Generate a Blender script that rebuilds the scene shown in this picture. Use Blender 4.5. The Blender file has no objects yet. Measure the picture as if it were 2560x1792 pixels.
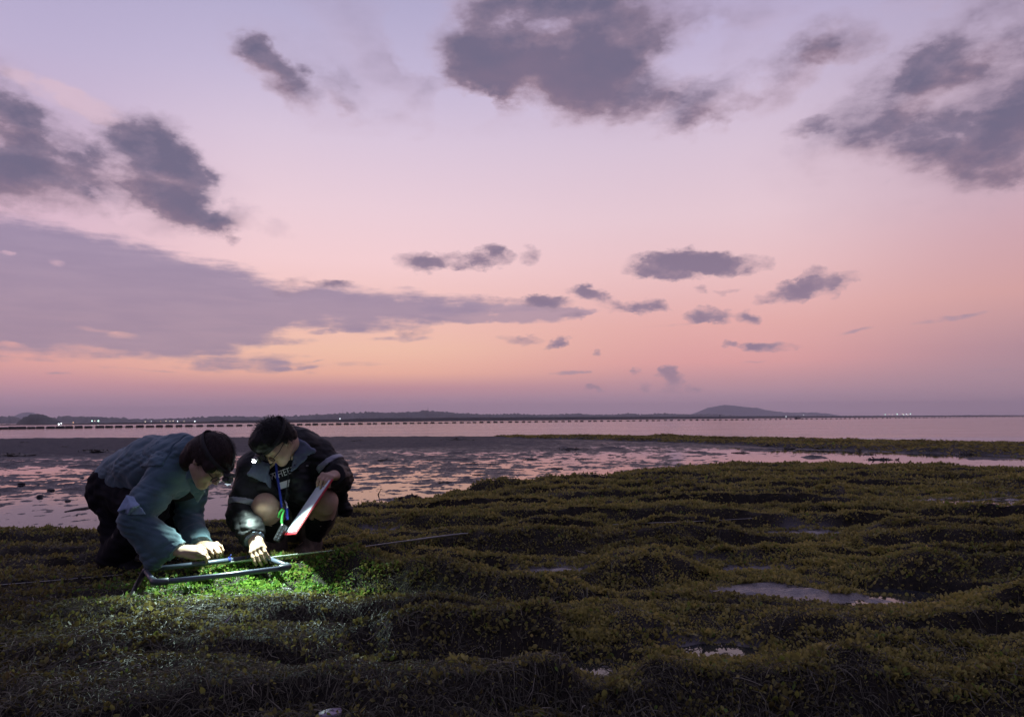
import bpy, math, random
import numpy as np
from mathutils import Matrix, Vector

random.seed(7)
RNG = np.random.default_rng(7)
C = bpy.context.scene.collection
SC = bpy.context.scene

# ------------------------------------------------------------------ camera
FPX, CX, CY = 1850.0, 1280.0, 896.0           # focal length and centre on a 2560 px wide frame
CAM = np.array([0.0, 0.0, 0.75])
PITCH, ROLL = math.radians(4.71), math.radians(-0.42)
cf = np.array([0, math.cos(PITCH), math.sin(PITCH)])
cr0 = np.array([1.0, 0, 0]); cu0 = np.cross(cr0, cf)
cr = cr0 * math.cos(ROLL) + cu0 * math.sin(ROLL)
cu = -cr0 * math.sin(ROLL) + cu0 * math.cos(ROLL)
cam_data = bpy.data.cameras.new('camera')
cam = bpy.data.objects.new('camera', cam_data); C.objects.link(cam)
cam_data.sensor_width = 36.0
cam_data.lens = 36.0 * FPX / 2560.0
cam_data.clip_start = 0.05
cam_data.clip_end = 30000
cam.matrix_world = Matrix(((cr[0], cu[0], -cf[0], CAM[0]), (cr[1], cu[1], -cf[1], CAM[1]),
                           (cr[2], cu[2], -cf[2], CAM[2]), (0, 0, 0, 1)))
SC.camera = cam

def ray(px, py):
    return cf + (px - CX) / FPX * cr + (CY - py) / FPX * cu
def P(px, py, d):
    """point of the place that lies at depth Y = d on the sight line of that pixel"""
    r = ray(px, py)
    return CAM + r * (d / r[1])
def G(px, py, z=0.0):
    """point of the level z on that sight line"""
    r = ray(px, py)
    return CAM + r * ((z - CAM[2]) / r[2])

SC.render.engine = 'CYCLES'
SC.view_settings.view_transform = 'Standard'
SC.view_settings.look = 'None'
SC.view_settings.exposure = 0.0
SC.view_settings.gamma = 1.0
SC.view_settings.use_curve_mapping = False
SC.cycles.use_denoising = True
SC.cycles.denoiser = 'OPENIMAGEDENOISE'
SC.cycles.max_bounces = 6
SC.cycles.diffuse_bounces = 3
SC.cycles.glossy_bounces = 3
SC.cycles.transmission_bounces = 3
SC.cycles.volume_bounces = 1
SC.cycles.transparent_max_bounces = 8
SC.cycles.sample_clamp_indirect = 4.0

# ------------------------------------------------------------------ dusk sky
def lin(r, g, b):
    f = lambda c: (c / 255 / 12.92) if c / 255 <= 0.04045 else ((c / 255 + 0.055) / 1.055) ** 2.4
    return (f(r), f(g), f(b), 1.0)

world = bpy.data.worlds.new('World'); SC.world = world
world.use_nodes = True
WT = world.node_tree
for n in list(WT.nodes): WT.nodes.remove(n)

class NT:
    """short hand for building a node tree"""
    def __init__(s, tree): s.t = tree
    def new(s, kind, **kw):
        n = s.t.nodes.new(kind)
        for k, v in kw.items(): setattr(n, k, v)
        return n
    def put(s, sock, v):
        if isinstance(v, bpy.types.NodeSocket): s.t.links.new(v, sock)
        elif v is not None: sock.default_value = v
    def math(s, op, a, b=None, c=None, clamp=False):
        n = s.new('ShaderNodeMath', operation=op); n.use_clamp = clamp
        for i, v in enumerate((a, b, c)):
            if v is not None: s.put(n.inputs[i], v)
        return n.outputs[0]
    def vmath(s, op, a, b=None, out=0):
        n = s.new('ShaderNodeVectorMath', operation=op)
        s.put(n.inputs[0], a)
        if b is not None: s.put(n.inputs[1], b)
        return n.outputs[out]
    def noise(s, vec, scale, detail=4, rough=0.5, dist=0.0, out=0):
        n = s.new('ShaderNodeTexNoise')
        s.put(n.inputs['Vector'], vec)
        n.inputs['Scale'].default_value = scale; n.inputs['Detail'].default_value = detail
        n.inputs['Roughness'].default_value = rough; n.inputs['Distortion'].default_value = dist
        return n.outputs[out]
    def step(s, v, lo, hi, a=0.0, b=1.0, smooth=True):
        n = s.new('ShaderNodeMapRange', interpolation_type='SMOOTHSTEP' if smooth else 'LINEAR')
        s.put(n.inputs['Value'], v)
        for k, x in (('From Min', lo), ('From Max', hi), ('To Min', a), ('To Max', b)): s.put(n.inputs[k], x)
        return n.outputs['Result']
    def mix(s, f, a, b, kind='RGBA', blend='MIX'):
        n = s.new('ShaderNodeMix', data_type=kind)
        if kind == 'RGBA': n.blend_type = blend
        i = {'RGBA': (6, 7, 2), 'FLOAT': (2, 3, 0), 'VECTOR': (4, 5, 1)}[kind]
        s.put(n.inputs[0], f); s.put(n.inputs[i[0]], a); s.put(n.inputs[i[1]], b)
        return n.outputs[i[2]]
    def ramp(s, f, stops, interp='LINEAR'):
        n = s.new('ShaderNodeValToRGB'); s.put(n.inputs[0], f)
        e = n.color_ramp.elements; n.color_ramp.interpolation = interp
        while len(e) < len(stops): e.new(0.5)
        for k, (p, c) in enumerate(stops): e[k].position = p; e[k].color = c
        return n.outputs[0]
    def mapping(s, vec, loc=(0, 0, 0), rot=(0, 0, 0), scale=(1, 1, 1), kind='POINT'):
        n = s.new('ShaderNodeMapping', vector_type=kind); s.put(n.inputs[0], vec)
        n.inputs[1].default_value = loc; n.inputs[2].default_value = rot; n.inputs[3].default_value = scale
        return n.outputs[0]

def dir_ang(px, py):
    r = ray(px, py); r = r / np.linalg.norm(r)
    return math.atan2(r[0], r[1]), math.asin(r[2])

def build_sky():
    w = NT(WT)
    D = w.vmath('NORMALIZE', w.new('ShaderNodeTexCoord').outputs['Generated'])
    sep = w.new('ShaderNodeSeparateXYZ'); w.put(sep.inputs[0], D)
    az = w.math('ARCTAN2', sep.outputs[0], sep.outputs[1])
    el = w.math('ARCSINE', sep.outputs[2])
    # --- clear sky: gradients with height, blended round the compass
    t = w.math('POWER', w.math('MAXIMUM', w.math('MULTIPLY', el, 2 / math.pi), 0.0), 0.5)
    pos = lambda deg: (max(deg, 0) / 90) ** 0.5
    top = [(pos(45), lin(150, 145, 184)), (1.0, lin(136, 134, 176))]
    left = [(0, lin(172, 136, 158)), (pos(1.6), lin(180, 138, 156)), (pos(2.9), lin(208, 148, 152)), (pos(4.2), lin(228, 162, 150)),
            (pos(7), lin(226, 170, 165)), (pos(11), lin(215, 175, 190)), (pos(18), lin(194, 170, 195)), (pos(24), lin(175, 164, 196)), (pos(30), lin(158, 152, 189))] + top
    mid = [(0, lin(172, 140, 160)), (pos(1.5), lin(178, 136, 152)), (pos(2.5), lin(200, 142, 146)), (pos(3.6), lin(240, 176, 150)), (pos(5.4), lin(241, 189, 162)),
           (pos(8), lin(236, 186, 174)), (pos(12), lin(236, 198, 200)), (pos(16), lin(224, 196, 206)), (pos(21), lin(205, 187, 207)), (pos(25), lin(184, 173, 202)), (pos(30), lin(163, 157, 191))] + top
    rgt = [(0, lin(170, 140, 160)), (pos(1.6), lin(177, 139, 154)), (pos(2.8), lin(197, 145, 150)), (pos(4.2), lin(221, 155, 151)), (pos(7), lin(224, 166, 160)),
           (pos(11), lin(226, 184, 185)), (pos(15), lin(219, 190, 199)), (pos(20), lin(204, 184, 202)), (pos(25), lin(185, 172, 200)), (pos(30), lin(166, 157, 193))] + top
    far = [(0, lin(164, 130, 146)), (pos(2.5), lin(168, 131, 142)), (pos(4.5), lin(174, 132, 141)), (pos(8), lin(204, 152, 149)), (pos(11.5), lin(197, 155, 163)),
           (pos(15), lin(191, 161, 177)), (pos(22), lin(176, 160, 183)), (pos(30), lin(154, 147, 182))] + top
    back = [(0, lin(78, 74, 104)), (pos(8), lin(92, 86, 120)), (pos(25), lin(98, 96, 136)), (pos(50), lin(118, 116, 158)), (1.0, lin(136, 134, 176))]
    rL, rM, rR, rF, rB = (w.ramp(t, s) for s in (left, mid, rgt, far, back))
    d = math.radians
    col = w.mix(w.step(az, d(-36), d(-17)), rL, rM)
    col = w.mix(w.step(az, d(-12), d(15)), col, rR)
    col = w.mix(w.step(az, d(17), d(37)), col, rF)
    col = w.mix(w.step(w.math('ABSOLUTE', w.math('ADD', az, d(6))), d(45), d(125)), col, rB)
    # --- clouds: fields of soft blobs in (azimuth, elevation), torn by noise
    q0 = w.new('ShaderNodeCombineXYZ'); w.put(q0.inputs[0], az); w.put(q0.inputs[1], el); q0 = q0.outputs[0]
    Ds = w.mapping(D, scale=(1, 1, 1.9))
    wn = w.vmath('SUBTRACT', w.noise(Ds, 7.0, 6, 0.6, out=1), (0.5, 0.5, 0.5))
    wf = w.vmath('SUBTRACT', w.noise(Ds, 34.0, 6, 0.62, out=1), (0.5, 0.5, 0.5))
    qs = w.vmath('ADD', q0, w.vmath('ADD', w.vmath('MULTIPLY', wn, (.10, .075, 0)), w.vmath('MULTIPLY', wf, (.042, .034, 0))))
    qc = w.vmath('ADD', q0, w.vmath('ADD', w.vmath('MULTIPLY', wn, (.022, .010, 0)), w.vmath('MULTIPLY', wf, (.05, .03, 0))))
    qp = w.vmath('ADD', q0, w.vmath('ADD', w.vmath('MULTIPLY', wn, (.05, .012, 0)), w.vmath('MULTIPLY', wf, (.03, .0075, 0))))
    nd = w.math('MULTIPLY_ADD', w.noise(Ds, 24.0, 9, 0.6), 2.6, -1.3)     # about -0.6 .. 0.6
    ns = w.math('MULTIPLY_ADD', w.noise(Ds, 9.0, 7, 0.5), 2.6, -1.3)
    nb = w.noise(D, 5.0, 5, 0.55)
    last = [None]
    def after(q):        # ties the next blobs to the ones before, so that few values are held at a time
        if last[0] is None: return q
        z = w.new('ShaderNodeCombineXYZ'); w.put(z.inputs[2], last[0])
        return w.vmath('ADD', q, z.outputs[0])
    def field(q, blobs, shade=False):
        acc = sh = None
        for k, (cx, cy, rx, ry, rot, wt) in enumerate(blobs):
            if k % 6 == 0:
                if acc is not None: last[0] = acc if sh is None else w.math('ADD', acc, sh)
                qq = after(q)
            a, e = dir_ang(cx, cy)
            v = w.mapping(qq, loc=(a, e, 0), rot=(0, 0, -math.radians(rot)), scale=(rx / FPX, ry / FPX, 1e9), kind='TEXTURE')
            f = w.math('MULTIPLY_ADD', w.vmath('DOT_PRODUCT', v, v, out=1), -wt, wt)
            f = w.math('MAXIMUM', f, 0.0)
            acc = f if acc is None else w.math('ADD', acc, f)
            if shade:      # how high in its cloud: under sides face the afterglow
                g = w.vmath('DOT_PRODUCT', v, (0, 1, 0), out=1)
                sh = w.math('MULTIPLY', g, f) if sh is None else w.math('MULTIPLY_ADD', g, f, sh)
        last[0] = acc
        return (acc, w.math('DIVIDE', sh, w.math('ADD', acc, .05))) if shade else acc
    soft = [(1240, 190, 420, 140, -8, .24), (960, 110, 250, 130, 20, .30), (1750, 170, 460, 150, -15, .24), (2320, 300, 420, 230, -14, .22), (250, 440, 440, 160, 6, .22), (760, 205, 250, 95, 20, .24), (1560, 60, 300, 160, 0, .26),
            (150, 300, 330, 90, 14, .22), (1420, 210, 330, 85, 4, .40),(1390, 40, 400, 205, 0, 1.2), (1300, 130, 260, 120, 20, .6), (1180, 170, 170, 70, 30, .55), (1480, 180, 240, 110, -5, .5), (1090, 110, 150, 60, 0, .22), (1220, -40, 260, 80, 0, .4),
            (1000, 300, 110, 45, 0, .36), (1065, 270, 55, 60, 30, .3), (690, 190, 130, 52, 27, .95), (850, 225, 90, 40, 15, .34), (870, 262, 70, 26, 25, .4), (650, 140, 80, 40, 20, .4),
            (1640, 235, 110, 60, -10, .8), (1780, 262, 160, 62, -18, 1.05), (1960, 190, 150, 66, -30, .9), (2090, 100, 120, 62, 5, .85), (1880, 30, 150, 55, 10, .3), (2330, 0, 130, 25, 0, .4),
            (2240, 275, 250, 120, -22, .85), (2480, 320, 210, 150, -20, .95), (2470, 120, 210, 110, -10, .8), (2350, 390, 230, 55, 14, .6), (2500, 425, 110, 40, -22, .7),
            (2330, 190, 150, 70, -20, .6), (2020, 328, 60, 20, -10, .55), (2680, 250, 200, 200, 0, .8), (1500, 255, 130, 55, -10, .35), (1240, 240, 50, 26, 0, .4),
            (60, 330, 190, 70, 15, .8), (60, 445, 240, 85, 0, .95), (10, 280, 90, 80, 0, .6), (210, 400, 75, 60, 20, .5), (400, 445, 165, 135, 10, 1.2), (330, 400, 90, 70, 0, .5),
            (475, 530, 130, 50, 18, .75), (470, 430, 90, 70, 40, .6), (235, 500, 60, 34, 20, .35), (-150, 380, 250, 160, 0, .9), (590, 555, 78, 42, -15, .72), (695, 575, 45, 22, 0, .42)]
    crisp = [(1050, 655, 75, 30, 0, .7), (1140, 650, 85, 28, -4, .6), (1235, 640, 66, 33, 0, .85), (1325, 640, 30, 30, 20, .42),
             (1690, 660, 145, 42, 0, 1.3), (1800, 658, 130, 34, 6, 1.0), (2015, 725, 125, 30, -10, .85), (2045, 700, 55, 32, 0, .7),
             (1355, 752, 66, 18, 0, .75), (1465, 732, 58, 26, 8, .85), (1505, 755, 50, 24, 10, .35), (1610, 770, 78, 22, 0, .72), (1770, 790, 66, 27, 0, 1.1), (1865, 796, 36, 20, 10, .62),
             (1430, 790, 42, 13, 0, .5), (1300, 850, 66, 15, 4, .5), (1395, 855, 30, 14, -20, .62), (1490, 882, 18, 9, 0, .45), (1830, 865, 36, 11, 0, .66), (1925, 868, 66, 17, 0, .85),
             (1585, 930, 18, 13, 0, .8), (1665, 930, 27, 26, 30, .9), (1690, 962, 34, 34, 20, .8), (1742, 974, 22, 11, 20, .6), (1615, 968, 17, 16, 30, .42), (1480, 968, 30, 8, 0, .62),
             (1060, 826, 36, 14, 0, .3), (1020, 832, 30, 15, 0, .32), (1760, 722, 22, 13, 0, .32), (1820, 728, 36, 9, 0, .3), (600, 1002, 50, 16, -12, .22), (690, 1003, 30, 14, 0, .22), (1075, 1005, 70, 9, 0, .22),
             (740, 715, 60, 32, -10, .42), (830, 712, 60, 16, 5, .5), (1180, 668, 60, 14, 0, .35), (1560, 782, 60, 10, 0, .3), (1250, 752, 90, 12, 0, .3), (1390, 765, 60, 16, 0, .35), (1540, 765, 26, 18, 0, .4)]
    streaks = [(1250, 784, 240, 30, 2, 1.0), (1390, 780, 130, 15, 1, .9), (1130, 800, 160, 16, 0, .6), (1010, 845, 120, 10, -3, .4), (1700, 812, 120, 6, -2, .3),
               (1430, 930, 60, 6, 0, .8), (2140, 826, 62, 6, -9, .5), (2375, 797, 80, 8, -5, .55), (745, 918, 75, 7, -4, .7), (800, 902, 36, 5, -8, .6), (700, 905, 50, 5, 2, .5), (330, 922, 120, 5, 3, .35),
               (150, 932, 40, 5, 0, .5), (2220, 455, 34, 6, -25, .3), (1880, 905, 80, 4, -2, .3), (2490, 926, 60, 5, 0, .3), (800, 830, 60, 9, -6, .6), (720, 855, 90, 14, -5, .4), (880, 825, 40, 8, -10, .5)]
    fs0, hs = field(qs, soft, True)
    holes = field(qs, [(1070, 95, 110, 95, 10, .9), (1170, 265, 90, 45, 0, .5), (2440, 235, 130, 48, -18, .9), (2300, 345, 90, 30, 10, .6), (2560, 395, 130, 40, -10, .6), (255, 470, 46, 70, 10, .5), (180, 370, 90, 34, 20, .6), (300, 520, 120, 40, 10, .5), (1700, 150, 130, 60, -20, .5), (1330, 250, 80, 50, 0, .4)])
    fs0 = w.math('MAXIMUM', w.math('SUBTRACT', fs0, holes), 0.0)
    fs = w.math('MULTIPLY', fs0, w.math('ADD', w.math('MULTIPLY_ADD', nd, .42, .80), w.math('MULTIPLY', ns, 1.0)))
    # the same broken cloud goes on beside, above and behind the frame
    outer = w.math('MULTIPLY', w.step(nb, .52, .72), w.math('MAXIMUM', w.step(w.math('ABSOLUTE', az), d(42), d(60)), w.step(el, d(36), d(50))))
    outer = w.math('MULTIPLY', outer, w.step(el, d(3), d(10)))
    a_s = w.step(w.math('ADD', fs, w.math('MULTIPLY', outer, .5)), .03, 1.05, smooth=False)
    fc = w.math('MULTIPLY', field(qc, crisp), w.math('MULTIPLY_ADD', nd, 1.5, 1.05))
    a_c = w.step(fc, .06, .76, smooth=False)
    fk = w.math('MULTIPLY', field(qp, streaks), w.math('MULTIPLY_ADD', nd, 1.3, .9))
    a_k = w.step(fk, .12, .6)
    # the wide grey sheet on the left: two convex patches given by their edges
    def patch(q, pts):
        A = [dir_ang(*p) for p in pts]; m = None
        cx = sum(a for a, _ in A) / len(A); ce = sum(e for _, e in A) / len(A)
        for (a0, e0), (a1, e1) in zip(A, A[1:] + A[:1]):
            nx, ny = -(e1 - e0), a1 - a0; l = math.hypot(nx, ny); nx /= l; ny /= l
            if nx * (cx - a0) + ny * (ce - e0) < 0: nx, ny = -nx, -ny
            h = w.math('SUBTRACT', w.vmath('DOT_PRODUCT', q, (nx, ny, 0), out=1), nx * a0 + ny * e0)
            m = h if m is None else w.math('SMOOTH_MIN', m, h, .012)
        return m
    p1 = patch(qp, [(-500, 430), (330, 590), (700, 690), (930, 775), (700, 850), (600, 915), (300, 908), (-500, 900)])
    p2 = patch(qp, [(560, 666), (1000, 722), (1320, 738), (1760, 778), (1560, 822), (930, 832), (560, 874)])
    p3 = patch(qp, [(480, 872), (620, 878), (860, 908), (700, 926), (480, 926)])
    lay = w.math('MULTIPLY_ADD', w.noise(w.mapping(D, rot=(0, math.radians(4), 0), scale=(1, 1, 7)), 11.0, 6, .6), 2.4, -1.2)
    sh = w.math('MAXIMUM', w.math('MAXIMUM', p1, p2), p3)
    gaps = field(qp, [(215, 870, 95, 10, 3, .9), (310, 838, 40, 9, 0, .8), (240, 826, 60, 6, 3, .5), (20, 862, 40, 8, 8, .8), (27, 636, 16, 6, 0, .9), (140, 658, 22, 11, 15, .5), (560, 745, 120, 8, 4, .2), (520, 890, 50, 4, 2, .5)])
    a_h = w.math('MULTIPLY', w.step(w.math('ADD', sh, w.math('ADD', w.math('MULTIPLY', nd, .010), w.math('MULTIPLY', lay, .016))), -.004, .016), w.step(w.math('MULTIPLY', gaps, w.math('MULTIPLY_ADD', lay, 1.1, .75)), .05, .95, 1.0, .18))
    pale = w.step(w.math('MULTIPLY', field(qp, [(215, 268, 150, 34, 14, .7), (290, 312, 110, 16, 17, .7), (90, 195, 110, 20, 6, .45), (150, 235, 140, 22, 10, .5)]), w.math('MULTIPLY_ADD', nd, 1.0, .9)), .1, .9, 0, .55)
    # cloud colours: lit from low down by the afterglow, so warm below and slate above
    low = w.step(el, d(3), d(22))
    near_glow = w.step(az, d(-40), d(30))
    c_sheet = w.mix(w.step(el, d(3.5), d(15)), lin(160, 134, 151), lin(142, 128, 157))
    c_sheet = w.mix(w.step(lay, -.55, .55), c_sheet, w.mix(.30, c_sheet, lin(112, 102, 136)))
    c_under = w.ramp(w.math('MULTIPLY', w.math('MULTIPLY_ADD', nd, .3, fs), .6), [(.05, lin(182, 154, 168)), (.35, lin(152, 126, 142)), (.75, lin(120, 101, 122)), (1, lin(106, 91, 116))])
    c_soft = w.ramp(w.math('MULTIPLY', w.math('MULTIPLY_ADD', nd, .35, fs), .6), [(.05, lin(166, 144, 166)), (.30, lin(138, 120, 142)), (.62, lin(110, 99, 124)), (.98, lin(84, 82, 111))])
    c_soft = w.mix(w.step(w.math('MULTIPLY_ADD', ns, .5, hs), -.45, .25), c_under, c_soft)
    c_crisp = w.mix(low, lin(128, 108, 132), lin(84, 82, 112))
    c_crisp = w.mix(w.step(w.math('MULTIPLY_ADD', nd, .9, fc), .25, 1.5), w.mix(.42, c_crisp, lin(172, 142, 154)), c_crisp)
    col = w.mix(pale, col, lin(212, 180, 190))
    col = w.mix(w.math('MULTIPLY', a_h, .93), col, c_sheet)
    col = w.mix(w.math('MULTIPLY', a_k, .75), col, c_sheet)
    col = w.mix(w.math('MULTIPLY', a_s, .97), col, c_soft)
    fade = w.step(el, d(.8), d(5), .45, .95)
    col = w.mix(w.math('MULTIPLY', a_c, fade), col, c_crisp)
    # below the horizon: the dim ground and sea that would lie there
    col = w.mix(.06, col, lin(226, 208, 214))
    col = w.mix(w.step(el, d(-4), d(-.3)), lin(60, 52, 66), col)
    bg = w.new('ShaderNodeBackground'); w.put(bg.inputs[0], col); bg.inputs[1].default_value = 1.17
    out = w.new('ShaderNodeOutputWorld'); w.t.links.new(bg.outputs[0], out.inputs[0])
build_sky()
world.cycles.sampling_method = 'NONE'     # an even sky: plain bounce rays find it well enough
# ------------------------------------------------------------------ helpers
def obj(name, verts, faces, mat=None, parent=None, smooth=True):
    me = bpy.data.meshes.new(name)
    verts = np.asarray(verts, dtype=np.float32)
    if isinstance(faces, np.ndarray):
        n, k = faces.shape
        me.vertices.add(len(verts)); me.vertices.foreach_set('co', verts.ravel())
        me.loops.add(n * k); me.loops.foreach_set('vertex_index', faces.astype(np.int32).ravel())
        me.polygons.add(n); me.polygons.foreach_set('loop_start', np.arange(0, n * k, k, dtype=np.int32))
        me.polygons.foreach_set('loop_total', np.full(n, k, dtype=np.int32))
        me.update(calc_edges=True)
    else:
        me.from_pydata([tuple(v) for v in verts.tolist()], [], faces)
    if smooth: me.polygons.foreach_set('use_smooth', np.ones(len(me.polygons), dtype=bool))
    if mat: me.materials.append(mat)
    o = bpy.data.objects.new(name, me); C.objects.link(o)
    if parent: o.parent = parent
    return o

def tag(o, label=None, cat=None, group=None, kind=None):
    if label: o['label'] = label
    if cat: o['category'] = cat
    if group: o['group'] = group
    if kind: o['kind'] = kind
    return o

def empty(name, loc, label, cat, group=None):
    o = bpy.data.objects.new(name, None); C.objects.link(o); o.location = loc
    o.empty_display_size = 0.05
    return tag(o, label, cat, group)

def unit(v):
    v = np.asarray(v, float); return v / np.linalg.norm(v)

def smooth(x, a, b):
    t = np.clip((x - a) / (b - a), 0, 1); return t * t * (3 - 2 * t)

class Mesh:
    """collects simple shapes into one mesh"""
    def __init__(s): s.v = []; s.f = []
    def add(s, v, f):
        b = len(s.v); s.v += [tuple(map(float, p)) for p in v]; s.f += [tuple(i + b for i in q) for q in f]
    def tube(s, pts, r, n=10, cap=True, flat=None):
        """tube along a polyline; r a number or one per point; flat = (axis, factor)"""
        pts = [np.asarray(p, float) for p in pts]; m = len(pts)
        rs = r if hasattr(r, '__len__') else [r] * m
        ref = np.array([0, 0, 1.0]); v = []
        t0 = unit(pts[1] - pts[0])
        if abs(t0 @ ref) > .9: ref = np.array([1.0, 0, 0])
        a = unit(np.cross(t0, ref))
        for i in range(m):
            t = unit(pts[min(i + 1, m - 1)] - pts[max(i - 1, 0)])
            a = unit(a - t * (a @ t)); b = np.cross(t, a)
            for k in range(n):
                w = 2 * math.pi * k / n
                p = (a * math.cos(w) + b * math.sin(w)) * rs[i]
                if flat is not None:
                    ax = unit(flat[0]); p = p - ax * (p @ ax) * (1 - flat[1])
                v.append(pts[i] + p)
        f = [(i * n + k, i * n + (k + 1) % n, (i + 1) * n + (k + 1) % n, (i + 1) * n + k) for i in range(m - 1) for k in range(n)]
        if cap: f += [tuple(range(n))[::-1], tuple((m - 1) * n + k for k in range(n))]
        s.add(v, f); return s
    def box(s, c, x, y, z, size, bevel=0.0):
        """box about c with unit axes x, y, z; chamfered edges"""
        c = np.asarray(c, float); ax = [np.asarray(q, float) for q in (x, y, z)]
        h = [q / 2 for q in size]; b = bevel
        if b <= 0:
            v = [c + sx * h[0] * ax[0] + sy * h[1] * ax[1] + sz * h[2] * ax[2] for sz in (-1, 1) for sy in (-1, 1) for sx in (-1, 1)]
            f = [(0, 2, 3, 1), (4, 5, 7, 6), (0, 1, 5, 4), (2, 6, 7, 3), (0, 4, 6, 2), (1, 3, 7, 5)]
            s.add(v, f); return s
        def ring(zz, ins):
            X, Y = h[0] - ins, h[1] - ins; e = b
            pts = [(X - e, -Y), (X, -Y + e), (X, Y - e), (X - e, Y), (-X + e, Y), (-X, Y - e), (-X, -Y + e), (-X + e, -Y)]
            return [c + px * ax[0] + py * ax[1] + zz * ax[2] for px, py in pts]
        v = ring(-h[2], b) + ring(-h[2] + b, 0) + ring(h[2] - b, 0) + ring(h[2], b)
        f = [tuple(range(8))[::-1]] + [(r * 8 + k, r * 8 + (k + 1) % 8, (r + 1) * 8 + (k + 1) % 8, (r + 1) * 8 + k) for r in range(3) for k in range(8)] + [tuple(24 + k for k in range(8))]
        s.add(v, f); return s
    def build(s, name, mat=None, parent=None, smooth=False):
        return obj(name, s.v, s.f, mat, parent, smooth)

# ---- noise on the plane and in space
def _hash(ix, iy, seed):
    h = (ix.astype(np.int64) * 374761393 + iy.astype(np.int64) * 668265263 + seed * 1442695041) & 0xffffffff
    h = ((h ^ (h >> 13)) * 1274126177) & 0xffffffff
    return (h ^ (h >> 16)) & 0xffff
def pnoise(x, y, seed=0):
    ix = np.floor(x); iy = np.floor(y); fx = x - ix; fy = y - iy
    def g(dx, dy):
        a = _hash(ix + dx, iy + dy, seed) * (2 * np.pi / 65536)
        return np.cos(a) * (fx - dx) + np.sin(a) * (fy - dy)
    ux = fx * fx * fx * (fx * (fx * 6 - 15) + 10); uy = fy * fy * fy * (fy * (fy * 6 - 15) + 10)
    a = g(0, 0); b = g(1, 0); c = g(0, 1); e = g(1, 1)
    return 1.5 * (a + (b - a) * ux + (c - a) * uy + (a - b - c + e) * ux * uy)
def fbm(x, y, octv=4, seed=0, gain=.5):
    s = 0; a = 1.0
    for k in range(octv):
        s = s + a * pnoise(x * 2 ** k + 17.3 * k, y * 2 ** k - 9.1 * k, seed + k); a *= gain
    return s

# ---- materials
def mat(name, col, rough=.7, spec=.5, sheen=0.0, sub=0.0, metal=0.0, var=.25, vscale=30, bump=0.0, bscale=200, bdist=.002, emit=None, wrough=0.0):
    m = bpy.data.materials.new(name); m.use_nodes = True
    n = NT(m.node_tree); b = m.node_tree.nodes['Principled BSDF']
    b.inputs['Roughness'].default_value = rough; b.inputs['Specular IOR Level'].default_value = spec
    b.inputs['Metallic'].default_value = metal
    if sheen: b.inputs['Sheen Weight'].default_value = sheen
    if sub:
        b.inputs['Subsurface Weight'].default_value = sub; b.inputs['Subsurface Radius'].default_value = (.012, .005, .003)
    co = n.new('ShaderNodeTexCoord').outputs['Object']
    c = col if len(col) == 4 else (*col, 1)
    if var:
        f = n.noise(co, vscale, 5, .6)
        lo = tuple(x * (1 - var) for x in c[:3]) + (1,); hi = tuple(min(1, x * (1 + var)) for x in c[:3]) + (1,)
        n.put(b.inputs['Base Color'], n.ramp(f, [(.3, lo), (.7, hi)]))
        if wrough: n.put(b.inputs['Roughness'], n.step(f, .3, .7, max(.02, rough - wrough), min(1, rough + wrough)))
    else: b.inputs['Base Color'].default_value = c
    if bump:
        bn = n.new('ShaderNodeBump'); bn.inputs['Strength'].default_value = bump; bn.inputs['Distance'].default_value = bdist
        n.put(bn.inputs['Height'], n.noise(co, bscale, 4, .6)); n.put(b.inputs['Normal'], bn.outputs[0])
    if emit:
        b.inputs['Emission Color'].default_value = (*emit[:3], 1); b.inputs['Emission Strength'].default_value = emit[3]
    return m
# ------------------------------------------------------------------ the shape of the ground
WL = -0.100          # level of the water left standing on the flat
SEA = -0.60          # level of the sea beyond
def gx(pts, z):      # a line seen in the photograph, as ground points of level z
    a = np.array([G(px, py, z)[:2] for px, py in pts]); return a
EDGE = np.array([(-12, 5.2), (-6, 5.35), (-3.67, 5.3), (-3.0, 5.25), (-2.2, 5.7), (-1.48, 6.5), (-.7, 7.6), (0, 9.0), (1.17, 9.9), (2.0, 11.5), (2.95, 12.9), (5.06, 13.2), (6.7, 12.5), (7.8, 11.5), (10, 10.4), (16, 9.6), (40, 9)])
SHORE = np.array([(-200, 45), (-60, 41), (-25, 37.5), (0, 35.5), (7, 31), (11, 25), (14.5, 21), (20, 17.5), (40, 14), (200, 12)])
STRIP_N = np.array([(-200, 60), (-8, 38), (-.5, 33.5), (2.5, 30), (5.8, 25.5), (8.2, 18.8), (10.7, 15.7), (16, 13.4), (40, 11.5), (200, 9)])
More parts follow.
